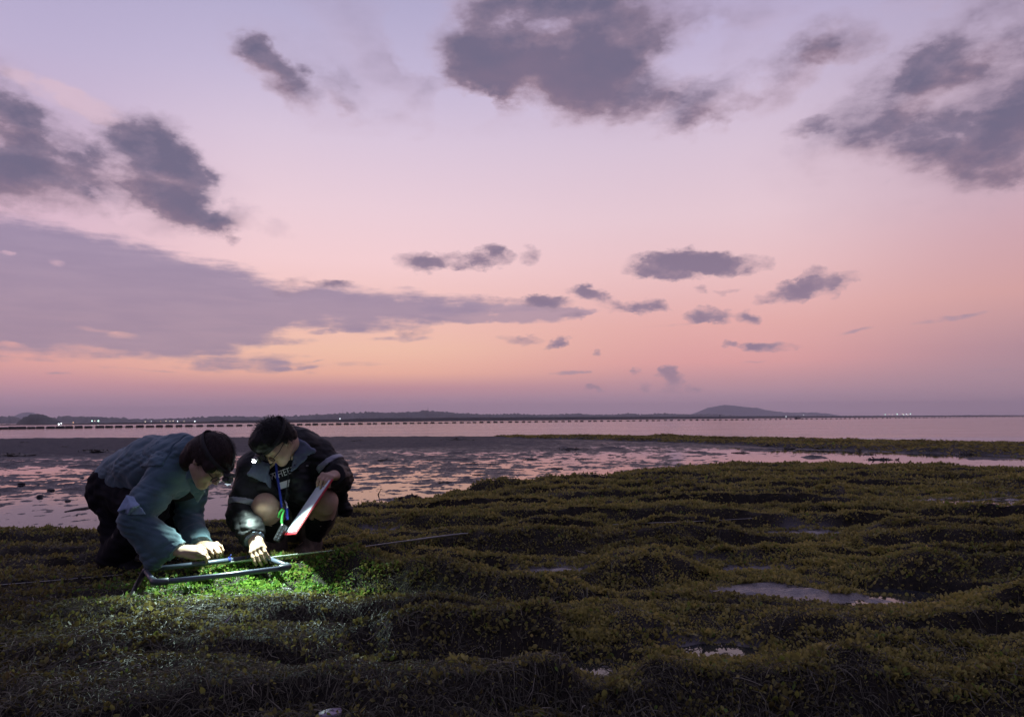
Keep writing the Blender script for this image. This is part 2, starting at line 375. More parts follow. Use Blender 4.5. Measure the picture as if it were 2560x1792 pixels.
RIDGES = [  # crest lines of the near mounds
    ([(860, 1415), (1010, 1417), (1197, 1443), (1340, 1470)], .075, .05),
    ([(1362, 1402), (1497, 1410), (1609, 1408), (1720, 1395), (1800, 1392)], .07, .05),
    ([(1960, 1385), (2055, 1398), (2168, 1406), (2240, 1404)], .06, .05),
    ([(2224, 1402), (2411, 1391), (2560, 1397), (2700, 1390)], .06, .05),
    ([(840, 1566), (927, 1548), (991, 1558), (1160, 1545), (1290, 1556), (1400, 1556), (1497, 1552), (1600, 1543), (1690, 1536)], .085, .06),
    ([(1640, 1520), (1700, 1520), (1812, 1528), (1906, 1540), (2018, 1546), (2130, 1556), (2224, 1552), (2340, 1548)], .035, .05),
    ([(1560, 1680), (1700, 1652), (1887, 1642), (1980, 1635), (2100, 1640)], .06, .04),
    ([(2050, 1672), (2112, 1678), (2224, 1687), (2337, 1691), (2560, 1708), (2760, 1720)], .075, .06),
    ([(2270, 1622), (2411, 1635), (2560, 1640)], .04, .05),
    ([(560, 1408), (700, 1404), (800, 1402), (880, 1408)], .035, .03),
    ([(330, 1560), (520, 1548), (640, 1530), (770, 1512), (880, 1500), (1000, 1502)], .03, .0),
    ([(100, 1620), (400, 1640), (700, 1650), (900, 1665)], .03, .0),
    ([(0, 1760), (300, 1745), (800, 1760), (1200, 1740)], .03, .0),
    ([(1000, 1345), (1200, 1340), (1420, 1345)], .05, .04),
    ([(1480, 1290), (1700, 1275), (1900, 1290)], .06, .05),
    ([(1880, 1330), (2050, 1318), (2170, 1330)], .05, .05),
    ([(2100, 1350), (2300, 1335), (2560, 1345)], .06, .05),
    ([(860, 1310), (1050, 1295), (1250, 1290)], .05, .04),
]
RLINES = [(gx(p, .05), a, f) for p, a, f in RIDGES]
POOLS = [  # hollows: centre pixel, half width and depth of the hollow in metres, level of the water in it, bare mud round it
    ((2170, 1512), .30, .16, -.0365, 1.0), ((1930, 1494), .26, .17, None, .95), ((1790, 1634), .17, .10, -.034, .9), ((1500, 1692), .075, .07, -.030, .9),
    ((2475, 1262), .80, .50, -.028, .85), ((2010, 1343), .34, .2, None, .85), ((1920, 1345), .2, .15, None, .85), ((1385, 1440), .16, .12, None, .7), ((1870, 1435), .2, .12, None, .75),
    ((940, 1335), .12, .12, None, .8), ((730, 1482), .085, .05, None, .8),
]
PLIST = [(G(*p, -.04)[:2], rx, ry, lv, sc) for p, rx, ry, lv, sc in POOLS]

def ridge_part(x, y):
    z = np.zeros_like(x); w = np.zeros_like(x)
    for line, amp, dip in RLINES:
        o = np.argsort(line[:, 0]); lx, ly = line[o, 0], line[o, 1]
        k = (x > lx[0] - .5) & (x < lx[-1] + .5) & (np.abs(y - np.interp(x, lx, ly)) < .7)
        if not k.any(): continue
        xx, yy = x[k], y[k]
        yr = np.interp(xx, lx, ly) + .05 * pnoise(xx * 3.1, yy * .7, 31) + .03 * pnoise(xx * 9, yy * 2, 33)
        end = smooth(xx, lx[0] - .3, lx[0] + .18) * (1 - smooth(xx, lx[-1] - .18, lx[-1] + .3))
        s = yy - yr
        amp_v = amp * (.8 + .5 * pnoise(xx * 2.6, yy * .3, 35))
        prof = np.where(s < 0, np.exp(-(s / .105) ** 2), np.exp(-(s / .26) ** 2))
        z[k] += end * (1.35 * amp_v * prof - 1.3 * dip * np.exp(-((s + .26) / .16) ** 2))
        w[k] = np.maximum(w[k], end * np.exp(-(s / .45) ** 2))
    return z, w

def meadow_mask(x, y):
    yb = np.interp(x, EDGE[:, 0], EDGE[:, 1])
    n = .42 * pnoise(x * .9, y * .8, 5) + .2 * pnoise(x * 3, y * 3, 6)
    wd = .055 * np.clip(y, 3, 20)
    return smooth(yb - y + n * wd * 2.0, -wd * .6, wd * 1.1)

def strip_mask(x, y):
    a = np.interp(x, STRIP_N[:, 0], STRIP_N[:, 1]); b = np.interp(x, SHORE[:, 0], SHORE[:, 1])
    n = pnoise(x * .5, y * .35, 8) * 1.1 + pnoise(x * 1.7, y * 1.1, 9) * .5
    return smooth(y - a + n, -.5, 1.6) * (1 - smooth(y - b + .4 * n, -.2, 1.5)) * smooth(x, -3, 3)

def pool_part(x, y, z):
    for (px, py), rx, ry, lv, sc in PLIST:
        n = 1 + .35 * pnoise(x * 5, y * 7, 12)
        e = ((x - px) / rx) ** 2 + ((y - py) / ry) ** 2
        k = np.exp(-(e * n / 2.1) ** 2)
        floor = (lv - .006 if lv is not None else -.018) + .016 * fbm(x * 4, y * 9, 3, 3, .6)
        z = z * (1 - k) + floor * k
        # the low near bank of the hollow
        b = (py - .25 * ry) - y; lim = (lv if lv is not None else -.03) + .004 + .17 * np.maximum(b, 0)
        b2 = y - (py + 1.3 * ry); lim2 = (lv if lv is not None else -.03) + .012 + .13 * np.maximum(b2, 0)
        wb = np.exp(-((x - px) / (1.5 * rx)) ** 4) * (b2 > 0) * (1 - smooth(b2, .45, .8)) * (lv is not None)
        z = np.where((wb > .02) & (z > lim2), z * (1 - wb) + lim2 * wb, z)
        wx = np.exp(-((x - px) / (1.35 * rx)) ** 4) * (b > 0) * (1 - smooth(b, .35, .6))
        z = np.where((wx > .02) & (z > lim), z * (1 - wx) + lim * wx, z)
    return z

def height(x, y):
    x = np.asarray(x, float); y = np.asarray(y, float)
    m = meadow_mask(x, y)
    rz, rw = ridge_part(x, y)
    wy = y + .16 * pnoise(x * .8, y * .8, 41)
    n2 = fbm(x * 1.7, wy * 3.6, 3, 22); n3 = fbm(x * 7, y * 9, 3, 23); n4 = fbm(x * 12, y * 14, 2, 24)
    mound = fbm(x * .62 + .25 * wy, wy * 1.5, 3, 21, .55) * 1.3
    # low steps: steep on the side of the camera, easing off behind, winding and dying out
    ph = np.log(.235 + .052 * np.maximum(y, 0)) / .052 + 1.0 * pnoise(x * .42, y * .5, 43) + .45 * pnoise(x * 1.25, y * 1.1, 44) + .12 * pnoise(x * 4.5, y * 3, 45)
    u = ph - np.floor(ph)
    saw = np.where(u < .17, smooth(u, 0, .17), 1 - smooth(u, .17, 1.10) * 1.06)
    amp = .118 * (1 - .45 * smooth(y, 7, 11)) * np.clip(.72 + .75 * pnoise(x * .7, y * 1.1, 46), .1, 1.3)
    soft_left = smooth(x, -1.9, -.6) * .85 + .15          # trampled and smooth on the left
    soft_left = np.where(y > 3.9, np.maximum(soft_left, .45), soft_left)
    gen = (1.12 * amp * (saw - .45) + .020 * n2 + .034 * mound) * soft_left + .012 * n3 + .010 * n4
    gen = gen * (1 - .75 * rw)
    zm = .012 + gen + rz - .055 * smooth(y, 8.2, 11.5)
    zm = pool_part(x, y, zm)
    # flat: standing water and low dark lumps
    base = np.interp(y, [0, 5.5, 7, 10, 14, 19, 26, 34, 60], [-.104, -.1075, -.105, -.103, -.1015, -.099, -.096, -.095, -.095]) - .020 * smooth(x, 2.5, 6) * (1 - smooth(y, 17, 22)) - .006 * smooth(-x, 1.5, 2.5) * (1 - smooth(y, 7, 9))
    zf = base + .012 * fbm(x * .22, y * .35, 3, 51) + .019 * fbm(x * 2.3, y * 2.9, 5, 52, .72) * (.45 + .55 * smooth(y, 5, 9)) + .012 * np.maximum(fbm(x * 3.4, y * 5, 3, 53) - .1, 0)
    bar = smooth(y + 2 * pnoise(x * .12, y * .1, 55), 17, 27) * (1 - smooth(x, -7, 3))
    zf = zf + .075 * bar + .012 * bar * fbm(x * .8, y * .8, 3, 56)
    clump = np.maximum(fbm(x * .55, y * .5, 2, 58) - .62, 0) * smooth(y, 9, 14)
    zf = zf + .13 * clump
    st = strip_mask(x, y)
    zf = zf + st * (.10 + .035 * fbm(x * .7, y * .6, 3, 61))
    z = zf * (1 - m) + zm * m
    ys = np.interp(x, SHORE[:, 0], SHORE[:, 1])
    z = z - .085 * np.maximum(y - ys - .5, 0)
    return np.maximum(z, -1.2)

def H(x, y): return float(height(np.array([x]), np.array([y]))[0])

# ------------------------------------------------------------------ ground materials
def make_ground_mat():
    m = bpy.data.materials.new('wet_mud'); m.use_nodes = True
    n = NT(m.node_tree); b = m.node_tree.nodes['Principled BSDF']
    co = n.new('ShaderNodeTexCoord').outputs['Object']
    f = n.noise(co, 3.0, 8, .62); g = n.noise(co, 45.0, 5, .6)
    at = n.new('ShaderNodeAttribute'); at.attribute_name = 'wet'
    grass = n.new('ShaderNodeAttribute'); grass.attribute_name = 'grass'
    mud = n.ramp(f, [(.3, (.014, .015, .023, 1)), (.55, (.028, .028, .038, 1)), (.75, (.075, .066, .066, 1))])
    soil = n.ramp(g, [(.35, (.009, .008, .007, 1)), (.65, (.026, .021, .014, 1))])
    sand = n.new('ShaderNodeAttribute'); sand.attribute_name = 'silt'
    silt = n.ramp(f, [(.3, (.075, .068, .074, 1)), (.7, (.15, .135, .14, 1))])
    n.put(b.inputs['Base Color'], n.mix(sand.outputs['Fac'], n.mix(grass.outputs['Fac'], mud, soil), silt))
    n.put(b.inputs['Specular IOR Level'], n.mix(sand.outputs['Fac'], .14, .5, 'FLOAT'))
    rw = n.step(g, .3, .7, .22, .5); rd = n.step(g, .3, .7, .55, .8)
    r = n.mix(at.outputs['Fac'], rd, rw, 'FLOAT')
    n.put(b.inputs['Roughness'], n.mix(sand.outputs['Fac'], n.mix(grass.outputs['Fac'], r, .75, 'FLOAT'), n.step(g, .3, .7, .18, .42), 'FLOAT'))
    bn = n.new('ShaderNodeBump'); bn.inputs['Strength'].default_value = .8; bn.inputs['Distance'].default_value = .014
    n.put(bn.inputs['Height'], n.noise(co, 38.0, 6, .65)); n.put(b.inputs['Normal'], bn.outputs[0])
    return m
M_GROUND = make_ground_mat()

def make_water(name, wave, scale, dist, col=(.018, .02, .024), rough=.03, stretch=(1, 1, 1)):
    m = bpy.data.materials.new(name); m.use_nodes = True
    n = NT(m.node_tree); b = m.node_tree.nodes['Principled BSDF']
    b.inputs['Base Color'].default_value = (*col, 1); b.inputs['Roughness'].default_value = rough
    b.inputs['IOR'].default_value = 1.33
    co = n.mapping(n.new('ShaderNodeTexCoord').outputs['Object'], scale=stretch)
    bn = n.new('ShaderNodeBump'); bn.inputs['Strength'].default_value = wave; bn.inputs['Distance'].default_value = dist
    big = n.noise(co, scale * .12, 3, .5)
    h = n.math('MULTIPLY', n.noise(co, scale, 5, .6), n.step(big, .35, .65, .35, 1.0))
    n.put(bn.inputs['Height'], h); n.put(b.inputs['Normal'], bn.outputs[0])
    return m
M_POOL = make_water('still_water', .14, 7, .006)
M_SEA = make_water('sea_water', 1.0, .8, .15, rough=.08, stretch=(.45, 1, 1))

# ------------------------------------------------------------------ ground sheet, fine near the place, coarse behind
def build_ground():
    th = np.concatenate([np.linspace(-180, -52, 40)[:-1], np.linspace(-52, -40, 40)[:-1], np.linspace(-40, 40, 580), np.linspace(40, 52, 40)[1:], np.linspace(52, 180, 40)[1:]])
    th = np.radians(th)
    r = np.concatenate([[.25, .5, .75], np.geomspace(.95, 4.2, 150), np.geomspace(4.2, 45, 290)[1:], np.geomspace(45, 130, 24)[1:]])
    R, T = np.meshgrid(r, th, indexing='ij')
    X = R * np.sin(T); Y = R * np.cos(T)
    Z = height(X, Y)
    nr, nt = X.shape
    idx = np.arange(nr * nt).reshape(nr, nt)
    a = idx[:-1, :-1]; b_ = idx[:-1, 1:]; c = idx[1:, 1:]; d_ = idx[1:, :-1]
    F = np.stack([a, d_, c, b_], -1).reshape(-1, 4)
    o = obj('ground', np.stack([X, Y, Z], -1).reshape(-1, 3), F, M_GROUND)
    wet = np.clip(1 - (Z - WL) / .022, 0, 1)
    wet = np.maximum(wet, np.zeros_like(wet))
    for (px, py), rx, ry, lv, sc in PLIST:
        e = ((X - px) / (rx * 1.3)) ** 2 + ((Y - py) / (ry * 1.4)) ** 2
        wet = np.maximum(wet, np.exp(-e ** 2) * .8)
    gr = np.maximum(meadow_mask(X, Y), strip_mask(X, Y))
    for (px, py), rx, ry, lv, sc in PLIST:
        e = ((X - px) / (rx * sc)) ** 2 + ((Y - py) / (ry * sc)) ** 2
        gr = gr * (1 - np.exp(-(e / 1.4) ** 2))
    silt = np.zeros_like(gr)
    for (px, py), rx, ry, lv, sc in PLIST:
        e = ((X - px) / (rx * 1.05)) ** 2 + ((Y - py) / (ry * 1.05)) ** 2
        silt = np.maximum(silt, np.exp(-(e * (1 + .5 * pnoise(X * 6, Y * 8, 14)) / 1.3) ** 2))
    for nm, v in (('wet', wet), ('grass', gr), ('silt', silt)):
        at = o.data.attributes.new(nm, 'FLOAT', 'POINT'); at.data.foreach_set('value', v.astype(np.float32).ravel())
    tag(o, kind='structure', label='dark wet tidal ground of mud, sand and low mounds')
    return o
build_ground()

def disc(name, cx, cy, rx, ry, z, m, n=40):
    v = [(cx, cy, z)] + [(cx + rx * math.cos(2 * math.pi * k / n), cy + ry * math.sin(2 * math.pi * k / n), z) for k in range(n)]
    return obj(name, v, [(0, 1 + k, 1 + (k + 1) % n) for k in range(n)], m)
# standing water over the flat, and a little in the near hollows
o = obj('shallow_water', [(-120, 3.6, WL), (-4, 3.6, WL), (-1, 5.0, WL), (2, 7.5, WL), (60, 6, WL), (60, 26, WL), (8, 31, WL), (-10, 33, WL), (-120, 34, WL)], [tuple(range(9))], M_POOL)
tag(o, 'thin sheet of still water over the mud flat mirroring the pink sky', kind='structure')
for (px, py), rx, ry, lv, sc in PLIST:
    if lv is not None:
        tag(disc('tide_pool', px, py, rx * 1.5, ry * 2.2, lv, M_POOL), 'small still pool in a hollow of the seagrass mounds', kind='structure')
def sea_sheet():
    v = []; ys = [16, 60, 400, 3000, 14000]
    v = [(-14000, 30, SEA), (14000, 12, SEA), (14000, 14000, SEA), (-14000, 14000, SEA)]
    o = obj('sea', v, [(0, 1, 2, 3)], M_SEA)
    tag(o, 'pale pink sea with small ripples out to the far shore', kind='structure')
sea_sheet()

# ------------------------------------------------------------------ far shore
M_WOOD = mat('far_woodland', (.07, .08, .065), .9, .2, var=.5, vscale=.02)
M_BANK = mat('far_bank', (.03, .03, .028), .9, .2, var=.4, vscale=.05)
def land(name, ctrl, depth, dist_fn, label, m=M_WOOD, tree=2.0, tw=9.0, seed=0, n=None, nd=9):
    """long rounded landform: ctrl = (px, py of its skyline); dist_fn gives the distance at each px"""
    pxs = np.array([c[0] for c in ctrl], float); pys = np.array([c[1] for c in ctrl], float)
    n = n or int((pxs[-1] - pxs[0]) / 1.4)
    u = np.linspace(pxs[0], pxs[-1], n)
    D = np.array([dist_fn(px) for px in u]); T = np.array([P(px, np.interp(px, pxs, pys), d) for px, d in zip(u, D)])
    h = np.maximum(T[:, 2] - SEA, .05)[:, None]; t = np.linspace(0, 1, nd)[None]
    yy = D[:, None] + depth * (t - .25); x = T[:, 0:1] * yy / D[:, None]
    s = np.sin(np.pi * np.clip(t, 0, 1)) ** .6; s[:, 0] = 0; s[:, -1] = 0
    j = np.arange(nd)[None]
    bumps = tree * (1.2 * np.abs(pnoise(x / tw, yy / tw + j * 3.3, seed)) + .35 * np.abs(pnoise(x / tw * 2.7, yy / tw * 2 + j, seed + 1)))
    v = np.stack([x, yy, SEA - .05 + s * (h - .3 * tree + bumps * np.minimum(1, h / (2 * tree)))], -1).reshape(-1, 3)
    idx = np.arange(n * nd).reshape(n, nd)
    F = np.stack([idx[:-1, :-1], idx[1:, :-1], idx[1:, 1:], idx[:-1, 1:]], -1).reshape(-1, 4)
    return tag(obj(name, v, F, m), label, kind='structure')
land('mountain', [(1690, 1043), (1720, 1037), (1745, 1029), (1765, 1020), (1790, 1014), (1812, 1011), (1840, 1013), (1880, 1018), (1930, 1026), (1960, 1030), (2000, 1031), (2040, 1031), (2080, 1035), (2110, 1041)], 900, lambda p: 6500, 'pale hazy mountain', tree=7, tw=55, seed=3)
land('mountain', [(15, 1054), (30, 1042), (50, 1032), (70, 1029), (85, 1031), (110, 1045), (130, 1052)], 600, lambda p: 6000, 'faint hazy peak behind the wooded headland', tree=5, tw=50, seed=4)
RIDGE_D = lambda p: np.interp(p, [-1500, 300, 1100, 1700, 2700], [2200, 2300, 2600, 3200, 3600])
land('hills', [(-1500, 1046), (-900, 1040), (-500, 1043), (-200, 1042), (0, 1042), (30, 1041), (60, 1050), (140, 1045), (160, 1041), (200, 1042), (235, 1041), (290, 1044), (330, 1047), (400, 1047), (470, 1045), (540, 1041), (600, 1041), (660, 1042), (740, 1040), (800, 1036), (850, 1034), (920, 1030), (1000, 1031), (1045, 1028), (1060, 1026), (1100, 1029), (1160, 1034), (1230, 1036), (1290, 1035), (1350, 1038), (1400, 1036), (1440, 1034), (1480, 1037), (1520, 1037), (1560, 1034), (1580, 1034), (1600, 1037), (1660, 1034), (1700, 1036), (1790, 1036), (1830, 1039), (2050, 1039), (2350, 1038), (2450, 1037), (2560, 1037), (2760, 1036), (3300, 1030), (4000, 1032)],
     260, RIDGE_D, 'long low wooded hills along the far shore', tree=7.5, tw=13, seed=5)
land('headland', [(35, 1062), (45, 1054), (60, 1043), (80, 1036), (97, 1034), (115, 1038), (130, 1045), (148, 1052), (155, 1061)], 60, lambda p: 1100, 'dark rounded wooded headland on the left', tree=3.0, tw=6, seed=6, nd=11)
BANK_D = lambda p: np.interp(p, [-300, 300, 900, 1500, 2100, 2900], [430, 520, 760, 1100, 1700, 2300])
land('shore_bank', [(-1500, 1069), (-300, 1060.5), (0, 1060.5), (150, 1059), (300, 1056), (520, 1053.5), (560, 1050.5), (700, 1049.5), (860, 1047.5), (900, 1045.5), (1200, 1043), (1400, 1042), (1700, 1040.8), (2000, 1040.2), (2560, 1038.6), (2900, 1036), (4000, 1028)], 40, BANK_D, 'low dark bank of mangrove along the far waterline', m=M_BANK, tree=.5, tw=3, seed=8, n=2000, nd=7)

def build_haze():
    m = bpy.data.materials.new('haze'); m.use_nodes = True
    t = m.node_tree; t.nodes.remove(t.nodes['Principled BSDF'])
    v = t.nodes.new('ShaderNodeVolumePrincipled'); v.inputs['Color'].default_value = (.93, .91, .97, 1)
    v.inputs['Density'].default_value = HAZE; v.inputs['Anisotropy'].default_value = .25
    t.links.new(v.outputs[0], t.nodes['Material Output'].inputs['Volume'])
    b = Mesh().box((0, 3000, 70), (1, 0, 0), (0, 1, 0), (0, 0, 1), (16000, 9400, 146))
    o = b.build('haze', m)
    tag(o, 'thin evening haze over the water', kind='stuff')
HAZE = 1.5e-4
build_haze()
# ------------------------------------------------------------------ seagrass
def make_leaf_mat(name, stops, rough=.42, trans=.35, spec=.5):
    m = bpy.data.materials.new(name); m.use_nodes = True
    n = NT(m.node_tree); b = m.node_tree.nodes['Principled BSDF']
    at = n.new('ShaderNodeAttribute'); at.attribute_name = 'tint'
    col = n.ramp(at.outputs['Fac'], stops)
    n.put(b.inputs['Base Color'], col); b.inputs['Roughness'].default_value = rough; b.inputs['Specular IOR Level'].default_value = spec
    tr = n.new('ShaderNodeBsdfTranslucent'); n.put(tr.inputs[0], n.mix(.3, col, (.34, .27, .07, 1)))
    mx = n.new('ShaderNodeMixShader'); mx.inputs[0].default_value = trans
    m.node_tree.links.new(b.outputs[0], mx.inputs[1]); m.node_tree.links.new(tr.outputs[0], mx.inputs[2])
    m.node_tree.links.new(mx.outputs[0], m.node_tree.nodes['Material Output'].inputs[0])
    return m
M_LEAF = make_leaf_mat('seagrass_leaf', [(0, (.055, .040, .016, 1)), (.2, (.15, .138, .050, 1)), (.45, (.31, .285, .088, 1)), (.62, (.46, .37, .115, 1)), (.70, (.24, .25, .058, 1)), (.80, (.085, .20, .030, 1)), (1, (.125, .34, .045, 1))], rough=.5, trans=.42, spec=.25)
M_STRAND = make_leaf_mat('seagrass_strand', [(0, (.022, .018, .014, 1)), (.5, (.085, .080, .054, 1)), (.85, (.17, .155, .11, 1)), (1, (.33, .30, .24, 1))], rough=.55, trans=.15, spec=.15)

def grad(x, y, e=.012):
    z = height(x, y); return z, (height(x + e, y) - z) / e, (height(x, y + e) - z) / e

def pool_free(x, y):
    k = np.ones_like(x)
    for (px, py), rx, ry, lv, sc in PLIST:
        n = 1 + .55 * pnoise(x * 6, y * 8, 14) + .3 * pnoise(x * 17, y * 22, 15)
        e = ((x - px) / (rx * sc)) ** 2 + ((y - py) / (ry * sc)) ** 2
        k *= np.clip((e * n - .75) * 3, 0, 1)
    return k

def scatter(r0, r1, dens, half=math.radians(41)):
    n = int(half * (r1 ** 2 - r0 ** 2) * dens)
    r = np.sqrt(RNG.uniform(r0 ** 2, r1 ** 2, n)); t = RNG.uniform(-half, half, n)
    return r * np.sin(t), r * np.cos(t)

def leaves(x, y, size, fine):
    k = RNG.uniform(0, 1, len(x)) < meadow_mask(x, y); x, y = x[k], y[k]
    m = pool_free(x, y)
    patch = .72 + .55 * fbm(x * 1.1, y * 1.6, 2, 71)
    strandy = smooth(-x, -.2, .8) * (1 - smooth(y, 2.75, 3.3))       # the front left is mostly thin dead strands
    strandy = np.maximum(strandy, .95 * smooth(-x, 1.35, 1.75) * (1 - .5 * smooth(y, 4.6, 5.2)))
    strandy = np.maximum(strandy, (1 - smooth(y, 1.9, 2.25)) * (1 - smooth(x, .6, 1.1)))
    k = RNG.uniform(0, 1, len(x)) < m * np.clip(patch, .25, 1) * (1 - .72 * strandy)
    x, y, sd = x[k], y[k], strandy[k]; n = len(x)
    if fine: z, gx_, gy_ = grad(x, y)
    else: z = height(x, y); gy_ = (height(x, y + .015) - z) / .015; gx_ = 0 * z
    k = RNG.uniform(0, 1, n) < 1 - .55 * np.clip((gy_ - .15) * 2.2, 0, 1) * (1 - np.exp(-(((x + 1.25) / .75) ** 2 + ((y - 3.4) / .5) ** 2) ** 2))          # the steep near sides are barer
    x, y, z, gx_, gy_, sd = (q[k] for q in (x, y, z, gx_, gy_, sd)); n = len(x)
    nrm = np.stack([-gx_, -gy_, np.ones(n)], -1); nrm /= np.linalg.norm(nrm, axis=1)[:, None]
    a = RNG.uniform(0, 2 * np.pi, n); tilt = np.radians(RNG.uniform(8, 84, n))
    hz = np.stack([np.cos(a), np.sin(a), np.zeros(n)], -1)
    t = nrm * np.cos(tilt)[:, None] + hz * np.sin(tilt)[:, None]; t /= np.linalg.norm(t, axis=1)[:, None]
    w = np.cross(t, RNG.normal(size=(n, 3)) * .5 + nrm); w /= np.linalg.norm(w, axis=1)[:, None]
    q = np.cross(w, t)
    cl = np.clip(.9 + 1.0 * fbm(x * 9, y * 11, 2, 75), .45, 1.5)
    L = size * RNG.uniform(.65, 1.35, n) * cl; W = L * RNG.uniform(.24, .36, n)
    p = np.stack([x, y, z - .003 + RNG.uniform(0, .012, n)], -1)
    L_, W_ = L[:, None], W[:, None]
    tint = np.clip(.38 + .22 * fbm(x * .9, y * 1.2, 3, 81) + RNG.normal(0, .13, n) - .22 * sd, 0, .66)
    greener = np.exp(-(((x + 1.25) / .62) ** 2 + ((y - 3.42) / .42) ** 2) ** 2)          # leaves are tinted greener inside an oval round the survey frame
    g = RNG.uniform(0, 1, n) < .07 + .90 * greener + .15 * np.maximum(fbm(x * .7, y * .9, 2, 85), 0); tint[g] = np.clip(RNG.uniform(.66, .78, g.sum()) + .22 * greener[g] * RNG.uniform(.5, 1, g.sum()), 0, 1)
    if fine:
        c = RNG.uniform(.1, .4, n)[:, None]
        v = np.stack([p, p + t * L_ * .42 + w * W_ + q * L_ * c * .35, p + t * L_ * .78 + w * W_ * .8 + q * L_ * c * .3, p + t * L_ + q * L_ * c * .15,
                      p + t * L_ * .78 - w * W_ * .8 + q * L_ * c * .3, p + t * L_ * .42 - w * W_ + q * L_ * c * .35], 1)
        f = np.array([[0, 1, 2, 3], [0, 3, 4, 5]])
    else:
        v = np.stack([p, p + t * L_ * .55 + w * W_, p + t * L_, p + t * L_ * .55 - w * W_], 1)
        f = np.array([[0, 1, 2, 3]])
    return v, f, tint

def join(name, sets, m, label):
    V, F, T = [], [], []; base = 0
    for v, f, t in sets:
        n, k, _ = v.shape
        V.append(v.reshape(-1, 3)); F.append((f[None] + (np.arange(n) * k)[:, None, None] + base).reshape(-1, 4)); T.append(np.repeat(t, k)); base += n * k
    o = obj(name, np.concatenate(V), np.concatenate(F), m, smooth=False)
    at = o.data.attributes.new('tint', 'FLOAT', 'POINT'); at.data.foreach_set('value', np.concatenate(T).astype(np.float32))
    return tag(o, label, kind='stuff')

def build_seagrass():
    sets = []
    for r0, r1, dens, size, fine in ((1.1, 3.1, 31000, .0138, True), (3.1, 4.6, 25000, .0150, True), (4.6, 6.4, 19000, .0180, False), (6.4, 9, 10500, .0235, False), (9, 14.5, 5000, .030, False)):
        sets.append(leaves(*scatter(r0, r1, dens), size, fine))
    # the far strip and patches of weed on the flat
    x, y = scatter(13, 42, 75); k = (strip_mask(x, y) > .25); x, y = x[k], y[k]
    n = len(x); z = height(x, y); a = RNG.uniform(0, 2 * np.pi, n); s = RNG.uniform(.04, .085, n) * (y / 22) ** .5
    d = np.stack([np.cos(a), np.sin(a), np.zeros(n)], -1); up = np.array([0, 0, 1.0]); p = np.stack([x, y, z], -1)
    v = np.stack([p - d * s[:, None], p + up * s[:, None] * .3 - d * s[:, None] * .4, p + d * s[:, None] + up * s[:, None] * .7, p + d * s[:, None] * .3], 1)
    sets.append((v, np.array([[0, 1, 2, 3]]), np.clip(.35 + .3 * fbm(x * .6, y * .6, 2, 83) + RNG.normal(0, .15, n), 0, 1)))
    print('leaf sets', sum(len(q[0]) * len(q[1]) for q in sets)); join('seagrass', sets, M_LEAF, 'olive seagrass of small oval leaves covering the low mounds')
build_seagrass()

def build_strands():
    sets = []
    for r0, r1, dens, ln, wd in ((1.2, 2.4, 8000, .055, .0012), (2.4, 3.6, 4200, .06, .0015), (3.6, 5.6, 700, .07, .002)):
        x, y = scatter(r0, r1, dens)
        strandy = np.maximum(np.maximum(smooth(-x, -.35, .8) * (1 - smooth(y, 3.0, 3.7)), .8 * smooth(-x, 1.4, 1.8)), (1 - smooth(y, 1.95, 2.3)) * (1 - smooth(x, .6, 1.3)))
        pr = np.clip(strandy + .24 + .3 * np.maximum(fbm(x * 1.4, y * 2, 2, 91), 0), 0, 1) * meadow_mask(x, y) * pool_free(x, y)
        k = RNG.uniform(0, 1, len(x)) < pr; x, y = x[k], y[k]; n = len(x)
        a = RNG.uniform(0, 2 * np.pi, n); turn = RNG.normal(0, .55, n); l = ln * RNG.uniform(.4, 1.5, n); hgt = RNG.uniform(.001, .02, n)
        px, py = x.copy(), y.copy(); ring = []
        for i in range(4):
            zz = height(px, py) + .003 + hgt * math.sin(math.pi * (i + .4) / 3.8)
            sx, sy = -np.sin(a) * wd * (1 - .2 * i), np.cos(a) * wd * (1 - .2 * i)
            ring += [np.stack([px + sx, py + sy, zz], -1), np.stack([px - sx, py - sy, zz + wd * .8], -1)]
            px = px + np.cos(a) * l / 3; py = py + np.sin(a) * l / 3; a = a + turn
        v = np.stack(ring, 1); f = np.array([[0, 2, 3, 1], [2, 4, 5, 3], [4, 6, 7, 5]])
        t = np.clip(RNG.beta(1.6, 3.0, n) + .15 * fbm(x * 2, y * 2, 2, 93), 0, 1)
        sets.append((v, f, t))
    join('seagrass_strands', sets, M_STRAND, 'limp thin dead seagrass blades matted over the near ground')
build_strands()
